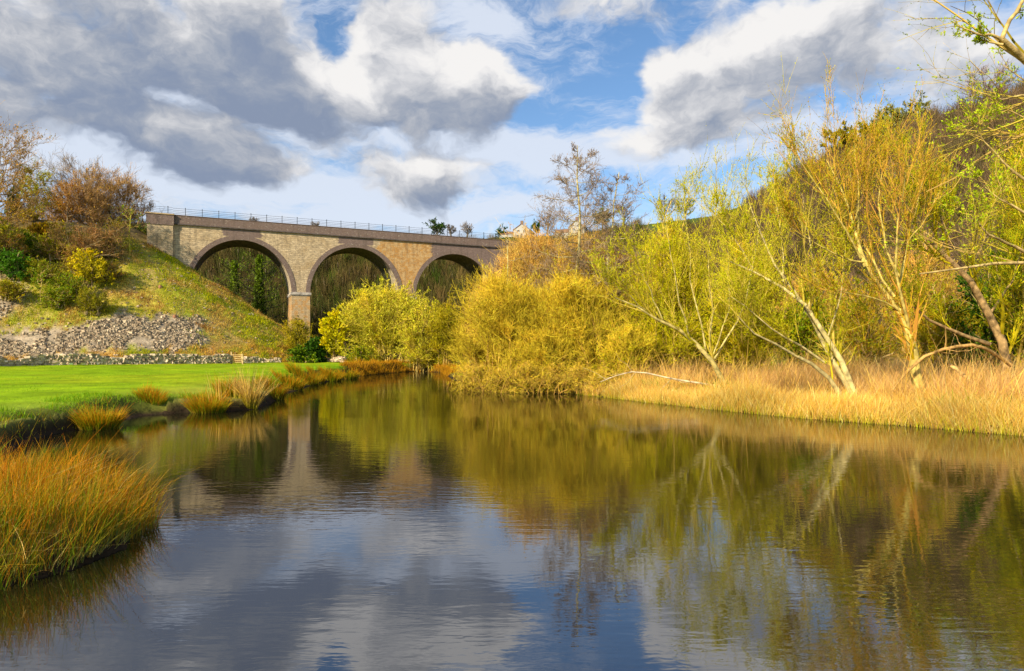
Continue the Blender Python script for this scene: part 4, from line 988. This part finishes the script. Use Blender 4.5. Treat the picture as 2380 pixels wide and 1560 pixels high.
# bank vegetation: grass lip and weeds
def cg(a,b,c): return lambda x,y,n:(pick(a,n),pick(b,n),pick(c,n))
onleft=lambda x,y:(x<-3.3-(y<10)*1.0)&(x>-60)
FG=[(.16,.28,.006),(.24,.35,.008),(.10,.22,.006)]
reeds(26000,'bank_grass','ragged green grass along the lip of the left bank','grass',lambda x,y:onleft(x,y)&(shore_sd(x,y)>.7)&(shore_sd(x,y)<2.4)&(y>9.5)&inview(x,y)&(vnoise(x*1.1,y*1.1,57)>.35),.05,.18,.016,cg(FG,FG,FG+YEL[:1]),-30,-3,9,60)
reeds(4000,'bank_weeds','dark weeds and roots hanging on the eroded bank','weeds',lambda x,y:onleft(x,y)&(shore_sd(x,y)>.05)&(shore_sd(x,y)<1.1)&(y>9.5)&inview(x,y)&(vnoise(x*1.3,y*1.3,58)>.42),.1,.34,.016,cg(DKG+BRN[2:],BRN+GRN,BRN+GRN),-30,-3,9,80)
reeds(60000,'field_grass','short bright green turf of the field','grass',lambda x,y:onleft(x,y)&(shore_sd(x,y)>1.2)&(y>10)&(ridge_d(x,y)[0]>26.8)&inview(x,y),.03,.07,.02,cg(FG,FG,FG+[(.24,.36,.01)]),-50,-5,10,60)
reeds(12000,'bank_litter','dry russet grass along the far shore below the willows','grass',lambda x,y:(y>62)&(shore_sd(x,y)>-.1)&(shore_sd(x,y)<2.2)&inview(x,y),.2,.6,.035,cg(BRN,BRN+ORG,ORG),-24,-2,60,90)

# ------------------------------------------------------------------ embankment cover, scree, wall, gate
def onemb(x,y): d,s=ridge_d(x,y); return (d<27.2)&(d>3)&(((x-BP[0])*BN[0]+(y-BP[1])*BN[1])<-.3)&inview(x,y)
def emb_h(x,y): return height(x,y)
def c_emb(x,y,n):
    t=vnoise(x*.35,y*.35,62); u=vnoise(x*.9,y*.9,63); m=(t*.6+u*.4+rng.normal(size=n)*.08)[:,None]
    z=height(x,y)[:,None]
    a=pick([(.36,.36,.03),(.44,.38,.04),(.24,.32,.02)],n,.3); b=pick([(.52,.38,.15),(.45,.30,.12),(.60,.48,.20)],n,.3); r_=pick([(.34,.18,.08),(.28,.15,.07)],n)
    c=np.where(m>.46+.03*np.clip(z-5,-5,8)/4,b,a); c=np.where(m>.74,r_,c); c=np.where((z<3.2)&(m>.42),b*[1,.85,.6],c)
    return c*.8,c,c
def nscree(x,y):
    n1=fbm(x,y,.5,4,31)+.5; n3=fbm(x,y,1.7,3,35)+.5; X=x+(n1-.5)*5; H=height(x,y)+(n3-.5)*2
    b=lambda cx,cz,rx,rz:np.exp(-((X-cx)/rx)**2-((H-cz)/rz)**2)
    s=np.maximum.reduce([b(-41.5,5.0,5,2.2),b(-38.5,3.6,3.5,1.3),b(-47,3.4,7,1.6),b(-58,7.0,5,4),b(-55,2.5,7,1.6)])
    return s+(n1-.5)*.45
reeds(90000,'embankment_grass','rough ochre and green grass covering the steep embankment','grass',lambda x,y:onemb(x,y)&(nscree(x,y)<.38+rng.normal(size=len(x))*.12),.10,.34,.05,c_emb,-75,-8,55,95,bend=.9)

def rocks(name,label,cat,x,y,size,cols,kind='stuff',parent=None,sink=.25,z=None,flat=.7):
    n=len(x); z=height(x,y) if z is None else z
    base=np.array([(1,0,0),(-1,0,0),(0,1,0),(0,-1,0),(0,0,1),(0,0,-1)],float)
    corners=np.array([(a,b,c) for a in(-1,1) for b in(-1,1) for c in(-1,1)],float)
    V=corners[None]*np.array([1,1,flat])*(.55+.5*rng.random((n,8,3)))*size[:,None,None]*.6
    a=rng.uniform(0,6.28,n); ca,sa=np.cos(a)[:,None],np.sin(a)[:,None]
    X=V[...,0]*ca-V[...,1]*sa; Y_=V[...,0]*sa+V[...,1]*ca
    V=np.stack([X+x[:,None],Y_+y[:,None],V[...,2]+(z+size*(.3-sink))[:,None]],-1)
    q=np.array([(0,1,3,2),(4,6,7,5),(0,4,5,1),(2,3,7,6),(0,2,6,4),(1,5,7,3)])
    Q=(q[None]+np.arange(n)[:,None,None]*8).reshape(-1,4)
    g=G(); g.add(V.reshape(-1,3),np.repeat(pick(cols,n,.22),8,0),q=Q)
    o=g.obj(name,M_STONE,parent); return tag(o,label,cat,kind=kind) if label else o
GREY=[(.40,.31,.20),(.30,.22,.14),(.48,.38,.25),(.22,.16,.10)]
x,y=scatter(8500,-75,-8,52,92,lambda x,y:onemb(x,y)&(nscree(x,y)>.40+.22*rng.random(len(x)))&(vnoise(x*.5,y*.5,66)*.6+vnoise(x*1.7,y*1.7,67)*.4>.46))
SATo=SAT; SAT=.95
rocks('scree','loose grey limestone rubble spilling down the embankment','scree',x,y,np.minimum(rng.uniform(.08,.18,len(x))*np.exp(rng.normal(size=len(x))*.45),.36),GREY)
x,y=scatter(700,-75,-8,55,92,lambda x,y:onemb(x,y))
rocks('loose_stones','pale stones dotted over the grass of the embankment','stones',x,y,rng.uniform(.10,.28,len(x)),GREY)
# dry stone wall along the foot of the slope
def wall(name,label,pxs,hgt,wd=.5):
    P=np.array([(sx(p,Y),Y) for p,Y in pxs]); seg=np.r_[0,np.cumsum(np.hypot(*np.diff(P,axis=0).T))]
    z0=hz(*P[0]); root=empty(name,(P[0][0],P[0][1],z0)); tag(root,label,'wall')
    X=[];Y_=[];Z=[];S=[]
    rows=int(hgt/.17)
    for r_ in range(rows):
        n=int(seg[-1]/.30); u=np.linspace(0,seg[-1],n)+rng.uniform(-.08,.08,n); 
        for side in (-1,1):
            xx=np.interp(u,seg,P[:,0]); yy=np.interp(u,seg,P[:,1])+side*wd*.25*(1-.3*r_/rows)
            keep=(hgt*(.30+.95*vnoise(u*.35,u*0,77)))>r_*.17
            X.append(xx[keep]);Y_.append(yy[keep]);Z.append((height(xx,yy)+.05+r_*.17)[keep]);S.append(rng.uniform(.34,.48,n)[keep])
    X,Y_,Z,S=map(np.concatenate,(X,Y_,Z,S))
    o=rocks('stonework',None,None,X-P[0][0],Y_-P[0][1],S,[(.56,.42,.27),(.42,.31,.20),(.64,.50,.34),(.30,.22,.14)],parent=root,sink=0,z=Z-z0,flat=.42)
wall('dry_stone_wall','tumbled pale dry stone wall at the foot of the embankment left of the gate',[(-60,55),(100,60),(220,62.5),(330,65.5),(430,68.3),(530,71.3)],1.15)
wall('dry_stone_wall','short length of low dry stone wall right of the wooden gate',[(568,72.8),(600,74),(650,75.5)],.75)
wall('dry_stone_wall','collapsed bit of pale stone wall at the pond head under the willows',[(740,84),(775,82),(800,80)],.75)
SAT=SATo
# gate
gx,gy=sx(538,71.6),71.6; g0=hz(gx,gy); gt_=empty('field_gate',(gx,gy,g0)); tag(gt_,'small weathered wooden gate with two posts between the stone walls','gate')
WD=(.46,.33,.15)
for dx_ in (0,1.25):
    g=G(); box(g,dx_-.07,dx_+.07,-.07,.07,-.3,1.35 if dx_==0 else 1.1,WD); g.obj('gate_post',M_BARK,gt_)
g=G()
for k in range(5): box(g,.09,1.16,-.03,.03,.15+k*.2,.23+k*.2,WD)
box(g,.09,.16,-.035,.035,.1,1.08,WD); box(g,1.09,1.16,-.035,.035,.1,1.08,WD)
g.obj('gate_bars',M_BARK,gt_)
# stumps on the slope
def stump(px,Y,lab):
    p=gp(px,Y); g=G(); th=np.arange(10)*2*np.pi/10
    rings=[(.34,-.25),(.27,.05),(.22,.22),(.19,.30)]
    V=np.concatenate([np.stack([r_*np.cos(th)*(1+.12*np.sin(3*th)),r_*np.sin(th),np.full(10,z_)],1) for r_,z_ in rings]+[np.array([[0,0,.31]])])
    q=[(k*10+i,k*10+(i+1)%10,(k+1)*10+(i+1)%10,(k+1)*10+i) for k in range(3) for i in range(10)]; t=[(30+i,30+(i+1)%10,40) for i in range(10)]
    g.add(V*.85,(.36,.17,.09),q=q,t=t); tag(g.obj('tree_stump',M_BARK,loc=tuple(p)),lab,'stump')
stump(406,on_slope(406,738),'lower reddish cut tree stump in the middle of the embankment grass')
stump(372,on_slope(372,668),'upper reddish cut tree stump on the embankment below the first arch')

# ------------------------------------------------------------------ trees on the embankment
SATo=SAT; SAT=1.2
TB=[(.42,.26,.13),(.34,.21,.10),(.48,.32,.16)]
def bare(px,Y,top,w,label,twig,leaf,leaves=0,bark=(.30,.22,.12),r=.16,n=16,split=.25,lean=(0,0),lsize=.15,tw=.017,name='bare_tree',lv=(9,8,4),group=None,elong=1.8,base=None,up=.2):
    b=gp(px,Y) if base is None else np.array([base[0],base[1],hz(*base)]); H=ht(top,Y,b[2]) if base is None else top
    L_=upright_limbs(b,H,ppx(w,Y)/2*.80 if base is None else w,n,r,lean,split)
    return tree_from(name,label,'tree',b,L_,twig,leaf,bark,
      [dict(n=lv[0],t0=.2,t1=1,length=-.36,cap=H*.2,lj=.3,angle=R(40),aj=R(14),K=5,up=up,wig=.12,rscale=.5,rmin=tw*1.2,S=3),
       dict(n=lv[1],t0=.15,t1=1,length=-.5,lj=.3,angle=R(36),aj=R(14),K=4,up=up*.8,wig=.14,rscale=.6,rmin=tw),
       dict(n=lv[2],t0=.1,t1=1,length=-.5,lj=.3,angle=R(36),aj=R(14),K=3,up=up*.6,wig=.15,rscale=.7,rmin=tw*.8,S=2)],leaves,lsize,group=group,side=5,elong=elong,clump=.6)
OL=[(.55,.33,.04),(.50,.26,.04),(.44,.36,.05)]
bare(-12,76,288,210,'tall spreading tree at the left edge with sparse orange gold new leaves',TB,OL,12000,n=40,r=.2,split=.15,lv=(8,7,4))
bare(78,88,385,80,'slim tree with pale yellow green top left of the tall bare one',OLV,[(.44,.46,.06),(.52,.50,.10)],7000,n=12,r=.1,split=.3)
bare(182,92,372,150,'tall grey bare tree spreading its twigs above the russet trees',[(.30,.24,.18),(.34,.26,.18)],OL,0,n=18,r=.17,split=.35)
bare(128,90,455,70,'narrow dark russet tree in the middle of the trees left of the viaduct',TB,OL,3000,n=12,r=.1)
bare(158,88,425,70,'narrow rust red tree below the tall grey bare one',[(.44,.26,.12),(.38,.22,.10)],ORG,2500,n=12,r=.1)
bare(215,90,418,110,'brown bare tree right of the rust red one',TB,OL,1200,n=26,r=.14,split=.12)
bare(258,92,402,120,'dense brown bare tree, highest of the group nearest the viaduct',TB,OL,1000,n=30,r=.15,lv=(9,8,5),split=.1)
bare(296,94,425,105,'rounded brown bare tree beside the end of the viaduct',TB,OL,700,n=28,r=.14,lv=(9,8,5),split=.1)
bare(325,96,460,70,'small grey brown bare tree leaning over the viaduct railing end',TB,OL,0,n=14,r=.1,lean=(.06,0),lv=(8,6,4))
bare(301,on_slope(301,591),478,60,'lone slender tree with mossy yellow trunk casting its shadow on the abutment',TB,GRN,500,n=8,r=.13,split=.55,bark=(.40,.36,.04),tw=.013,lv=(5,4,3))
bare(117,on_slope(117,614),560,60,'forked pale barked sapling leaning on the middle of the wooded slope',TB,YEL,2500,n=8,r=.10,split=.45,bark=(.42,.26,.13),tw=.013,lv=(5,5,3),lean=(-.08,0))
bare(94,on_slope(94,703),615,50,'thin straight golden sapling low on the slope above the scree',OLV,GRN,900,n=9,r=.06,split=.2,bark=(.56,.40,.12),tw=.012,lv=(5,4,2))
bare(8,74,560,90,'thin brown tree rising at the left edge above the laurel',TB,ORG,1600,n=10,r=.09,tw=.013)
def sl(px,Y,top,w,label,twig,leaf,leaves,name='slope_shrub',**kw):
    d=dict(stems=30,n1=8,n2=7,n3=2,lsize=.16,tw=.015,low=.0); d.update(kw)
    shr(px,Y,top,w,name=name,label=label,cat='bush',twig=twig,leaf=leaf,leaves=leaves,**d)
sl(203,on_slope(203,668),582,100,'bright yellow flowering shrub in the middle of the embankment slope',OLV,[(.62,.52,.02),(.54,.46,.03)],9000,elong=1.4,low=.15)
sl(66,84,490,70,'golden yellow shrub among the trees at the left',OLV,[(.62,.48,.02),(.50,.42,.03)],8000,elong=1.4,low=.2)
sl(108,82,520,90,'amber leafed shrub above the forked pale sapling',BRN,[(.55,.38,.03),(.46,.34,.03)],8000,elong=1.4,low=.2)
sl(32,on_slope(32,650),586,95,'glossy green laurel bush at the left edge of the slope',DKG,[(.08,.20,.02),(.14,.28,.02),(.10,.24,.04)],14000,n3=0,elong=1.7)
sl(58,on_slope(58,600),540,90,'mid green bush below the golden yellow shrub',DKG,GRN,10000,n3=0,elong=1.5)
sl(33,88,432,40,'dark evergreen bush crowning the trees at the left',DKG,DKG,8000,n3=0,elong=1.5,low=.3)
sl(225,96,440,230,'tall tan bare thicket filling between the trees left of the viaduct',TB,OLV,3000,stems=70,n1=9,n2=8,n3=3,low=.1)
sl(130,95,450,160,'tall brown bare thicket behind the rust red tree',TB,BRN,3000,stems=50,n1=9,n2=8,n3=3,low=.1)
sl(215,on_slope(215,606),528,150,'wide brown thicket in the shade of the bare trees',TB,BRN,5000)
sl(145,on_slope(145,606),520,130,'brown twiggy thicket left of the wide one under the bare trees',TB,OLV,5000)
sl(262,on_slope(262,598),515,110,'olive brown thicket next to the lone mossy trunk',TB,OLV,5000)
sl(322,93,525,70,'dark thicket against the wing wall of the viaduct',OLV,DKG,7000)
sl(160,on_slope(160,690),640,100,'low olive shrub left of the bright yellow one',OLV,GRN,5000)
sl(216,on_slope(216,732),668,100,'low grey green hawthorn bush just above the scree',OLV,[(.20,.20,.03),(.28,.28,.03)],5000)
sl(135,on_slope(135,715),665,100,'sprawling green shrub right of the thin golden sapling',OLV,GRN,5000)
sl(15,on_slope(15,630),520,110,'amber and green shrub at the left edge below the tall tree',BRN,YEL+GRN,8000)
sl(95,on_slope(95,655),605,110,'flat olive scrub between the laurel and the bright yellow shrub',OLV,OLV+GRN,6000)
sl(255,on_slope(255,650),608,90,'low russet brown scrub right of the bright yellow shrub',BRN,OLV,2500)
sl(20,on_slope(20,700),655,110,'low ochre scrub under the laurel at the left edge',OLV+BRN,OLV+YEL,5000)
sl(180,on_slope(180,640),570,80,'brown twiggy bush behind the bright yellow shrub',BRN,OLV,3000)
sl(-70,72,480,200,'mixed olive thicket closing the left edge of the slope',BRN,OLV+YEL,8000)

SAT=SATo
# two ivy clad trees behind the first arch
def ivy_tree(px,Y,top,w,label):
    b=gp(px,Y); H=ht(top,Y,b[2]); L_=[([b-[0,0,.3],b+[0,0,H*.5],b+[0,0,H]],.34,.05)]
    for i in range(44):
        t=.05+.9*i/44; a=i*2.4; ln=ppx(w,Y)/2*(1.05-t*.75)*rng.uniform(.8,1.2); p0=b+[0,0,H*t]; d=np.array([math.cos(a),math.sin(a),0])
        L_.append(([p0,p0+d*ln*.5+[0,0,.05*ln],p0+d*ln+[0,0,.35*ln]],.13*(1-t)+.05,.035))
    r_=tree_from('ivy_clad_tree',label,'tree',b,L_,[(.07,.06,.04),(.10,.09,.04)],[(.20,.26,.02),(.12,.18,.02)],(.035,.035,.02),
      [dict(n=7,t0=.2,t1=1,length=-.35,cap=1.6,lj=.3,angle=R(40),aj=R(14),K=4,up=.15,wig=.12,rscale=.5,rmin=.02,S=3),
       dict(n=5,t0=.15,t1=1,length=-.5,lj=.3,angle=R(36),aj=R(14),K=3,up=.15,wig=.14,rscale=.6,rmin=.016,S=2)],3500,.22)
    # ivy sleeve round the trunk
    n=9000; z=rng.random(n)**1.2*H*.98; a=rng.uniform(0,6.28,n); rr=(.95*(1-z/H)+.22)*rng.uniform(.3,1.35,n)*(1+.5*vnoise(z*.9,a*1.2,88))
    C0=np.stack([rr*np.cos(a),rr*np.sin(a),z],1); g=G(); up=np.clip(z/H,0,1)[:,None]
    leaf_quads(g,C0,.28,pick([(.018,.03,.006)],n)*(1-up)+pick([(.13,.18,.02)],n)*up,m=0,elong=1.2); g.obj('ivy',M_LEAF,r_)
ivy_tree(603,118,588,200,'larger dark ivy clad tree with level branches seen through the first arch')
ivy_tree(545,121,602,160,'smaller ivy clad tree left of its dark neighbour, seen through the first arch')

# ------------------------------------------------------------------ far side of the valley
def lowtree_batch(xs,ys,hs,ws,cols,strips=70,leaf=None,lw=.5,wst=.05):
    """many small far trees as one mass of rods and twig strokes"""
    g=G(); n=len(xs); zs=height(xs,ys)
    N_=n*strips; i=np.repeat(np.arange(n),strips)
    ph=rng.uniform(0,6.28,N_); q=rng.random(N_)**.6; r_=np.sqrt(1-(2*q-1)**2*.9)*rng.uniform(.3,1,N_)
    tip=np.stack([r_*np.cos(ph)*ws[i]/2,r_*np.sin(ph)*ws[i]/2,(.25+.75*q)*hs[i]],1)
    b=np.stack([tip[:,0]*.15,tip[:,1]*.15,tip[:,2]*.50],1); mid=(tip+b)/2+rng.normal(size=tip.shape)*hs[i][:,None]*.05
    o=np.stack([xs[i],ys[i],zs[i]],1); P=np.stack([b+o,mid+o,tip+o],1)
    base=pick(cols,n,.25)[i]*np.exp(rng.normal(size=(N_,1))*.25)
    tubes(g,P,np.repeat((hs[i]*wst*.1)[:,None],3,1)*np.array([1,.8,.4]),2,base)
    T=np.stack([o[::strips]-[0,0,.5],o[::strips]+np.stack([np.zeros(n),np.zeros(n),hs*.8],1)],1); tubes(g,T,np.stack([hs*.016,hs*.006],1),4,pick([(.16,.13,.09),(.24,.2,.14)],n))
    return g
def hillT(x,y): return hills(x,y)[1]
def pxof(x,y): return x/y*F+CXP
x,y=scatter(3400,-150,60,124,290,lambda x,y:(hillT(x,y)>-.02)&(hillT(x,y)<.68)&(pxof(x,y)>330)&(pxof(x,y)<1500)&(pxof(x,y)<1500))
n=len(x); g=lowtree_batch(x,y,rng.uniform(6,11,n),rng.uniform(3.5,7,n),[(.085,.065,.03),(.06,.055,.02),(.10,.07,.035),(.04,.06,.012)],120,wst=.035)
tag(g.obj('far_woodland',M_TWIG),'dark bare woodland covering the valley side behind the viaduct','woodland',kind='stuff')
x,y=scatter(2300,25,190,38,190,lambda x,y:(hillT(x,y)>.02)&(hillT(x,y)<.985)&(pxof(x,y)>1560)&(pxof(x,y)<2560)&(shore_sd(x,y)>14))
n=len(x); sc=np.clip(y/130,.45,1)
g=lowtree_batch(x,y,rng.uniform(4,8.5,n)*sc,rng.uniform(4,8,n)*sc,[(.115,.08,.052),(.085,.062,.04),(.14,.10,.065),(.075,.065,.03)],130,wst=.045)
tag(g.obj('hillside_scrub',M_TWIG),'brown leafless scrub and trees covering the steep hillside at right','woodland',kind='stuff')
# trees one can tell apart on the skylines
SK=dict(tw=.045,n=16,lv=(7,6,3),split=.3,lsize=.5)
GRT=[(.15,.13,.12),(.19,.16,.13)]
def sky_tree(px,Y,top,w,label,twig=GRT,leaf=GRN,leaves=0,**kw):
    d=dict(SK); d.update(kw); bare(px,Y,top,w,label,twig,leaf,leaves,bark=(.13,.11,.08),r=.35,name='skyline_tree',**d)
sky_tree(1545,255,464,56,'dark domed bare tree on the skyline right of the alders')
sky_tree(1592,250,470,62,'second domed bare tree on the skyline, touching the green willow tops',twig=[(.22,.18,.12)],leaves=600)
sky_tree(1450,275,478,46,'dark round bare tree on the skyline behind the leaning alder')
sky_tree(1272,290,502,54,'russet bare tree between the two white cottages',twig=[(.26,.18,.12),(.2,.15,.1)])
sky_tree(1165,295,528,30,'small dark tree on the ridge left of the white gabled cottage',twig=DKG+GRT,leaves=1500,leaf=DKG)
sky_tree(1400,282,498,44,'dark green tree right of the second cottage',twig=DKG+GRT,leaves=2500,leaf=DKG+GRN[2:])
sky_tree(1246,292,520,20,'small dark fir right beside the white gabled cottage',twig=DKG,leaves=1500,leaf=DKG,n=10)
sky_tree(1016,215,520,44,'dark far tree half hidden by the parapet, right of the third arch crown',twig=GRT+DKG,leaves=1500,leaf=DKG)
sky_tree(1086,216,524,34,'pale grey far tree poking above the parapet near its right end',twig=[(.3,.27,.26)])
sky_tree(1048,214,526,26,'tiny grey far tree between two others over the parapet')
sky_tree(733,197,521,22,'tiny pale far tree behind the railing over the second arch',twig=[(.34,.31,.30)],base=None)
sky_tree(590,189,504,24,'tiny grey tree behind the railing over the first arch',twig=[(.3,.28,.28)])
sky_tree(2100,156,272,135,'big domed tree with bluish green ivy on the hill skyline',twig=[(.16,.15,.10),(.2,.2,.1)],leaf=[(.24,.24,.10)],leaves=6000,n=34,tw=.05,split=.15)
sky_tree(1990,166,330,150,'olive domed ivy covered tree on the hill skyline left of the bluish one',twig=[(.14,.13,.04)],leaf=[(.24,.22,.04),(.18,.16,.03)],leaves=22000,n=34,tw=.05,split=.05)
sky_tree(1838,195,415,70,'greyish bare tree on the skyline half way up the hill',twig=[(.24,.2,.18)],tw=.035)
sky_tree(2290,150,185,120,'purple grey bare tree high on the hill under the mossy bough',twig=[(.2,.15,.14),(.25,.19,.15)],n=24,tw=.035)
sky_tree(2190,152,272,60,'low grey bare bush on the hilltop beside the thin pole',twig=[(.26,.2,.16)],tw=.03)
p=gp(2178,152); g=G(); box(g,-.14,.14,-.14,.14,-.3,ht(264,152,p[2]),(.08,.07,.06)); box(g,-.18,.18,-.18,.18,ht(264,152,p[2]),ht(264,152,p[2])+.12,(.08,.07,.06))
tag(g.obj('pole',M_BARK,loc=tuple(p)),'thin upright pole on the skyline at the top of the right hill','pole')

def cottage(px,Y,wpx,eaves,ridge,label,rz,hide=False):
    b=gp(px,Y); w=ppx(wpx,Y)/2; base=b[2]; he=ht(eaves,Y,base); hr=ht(ridge,Y,base); dpt=11
    root=empty('cottage',tuple(b),rz); tag(root,label,'house')
    WH=(.38,.365,.33)
    g=G(); V=[(-w,0,-3),(w,0,-3),(w,0,he),(0,0,hr),(-w,0,he),(-w,dpt,-3),(w,dpt,-3),(w,dpt,he),(0,dpt,hr),(-w,dpt,he)]
    g.add(V,WH,q=[(0,1,2,4),(6,5,9,7),(0,4,9,5),(1,6,7,2)],t=[(4,2,3),(9,8,7)]); g.obj('wall',M_PAINT,root)
    RC=(.22,.12,.08); g=G()
    for s in (-1,1):
        e=(s*(w+.35),he-.35*(hr-he)/w); 
        v=[(0,-.3,hr+.06),(e[0],-.3,e[1]+.06),(e[0],dpt+.3,e[1]+.06),(0,dpt+.3,hr+.06),(0,-.3,hr+.28),(e[0],-.3,e[1]+.28),(e[0],dpt+.3,e[1]+.28),(0,dpt+.3,hr+.28)]
        g.add(v,RC,q=[(0,1,2,3),(4,7,6,5),(0,4,5,1),(1,5,6,2),(2,6,7,3)])
    rf=g.obj('roof',M_PAINT,root)
    g=G(); box(g,-.6,.6,.4,1.4,hr-.5,hr+1.6,(.20,.13,.09)); ch=g.obj('chimney',M_STONE,rf)
    for (wx,wz) in ((-w*.45,he*.25),(w*.45,he*.25),(-w*.38,he*.85),(w*.38,he*.85)):
        f=G(); 
        for a in ((-.65,-.55,-.7,.7),(.55,.65,-.7,.7),(-.55,.55,.6,.7),(-.55,.55,-.7,-.6),(-.04,.04,-.6,.6)): box(f,wx+a[0],wx+a[1],-.06,.02,wz+a[2],wz+a[3],(.7,.7,.68))
        fo=f.obj('window',M_PAINT,root)
        g=G(); box(g,wx-.55,wx+.55,-.02,.03,wz-.6,wz+.6,(.05,.06,.08)); g.obj('pane',M_IRON,fo)
    g=G(); box(g,-.5,.5,-.04,.03,-.5,1.9,(.12,.10,.09)); g.obj('door',M_PAINT,root)
    # low wing running left
    g=G(); box(g,-w-7,-w-.01,2,dpt-2,-3,he*.62,WH); g.add([(-w-7.2,1.8,he*.62),(-w-.01,1.8,he*.62),(-w-.01,dpt-1.8,he*.62),(-w-7.2,dpt-1.8,he*.62),(-w-7.2,dpt/2,he*1.12),(-w-.01,dpt/2,he*1.12)],RC,q=[(0,1,5,4),(3,4,5,2)],t=[(0,4,3)]); g.obj('wing',M_PAINT,root)
cottage(1212,288,38,534,521,'white gabled cottage with a brick chimney on the far ridge','-' and R(-14))
cottage(1340,280,36,528,512,'second pale cottage with russet roof behind the slender alder',R(-18))
# trees just outside the left of the picture: their shadows lie over the field corner
for k,(bx,by,h_) in enumerate(((-66,45,13),(-60,37,12),(-72,50,12),(-66,33,12))):
    shrub('field_tree',['tall dense','broad dense','old dense','young dense'][k]+' tree beyond the left edge, shading the far corner of the field','tree',(bx,by,hz(bx,by)),4.5,4.5,h_,OLV,GRN,stems=24,n1=8,n2=6,n3=0,leaves=16000,lsize=.45,tw=.03,low=.1,elong=1.5,group='trees beyond the left edge')
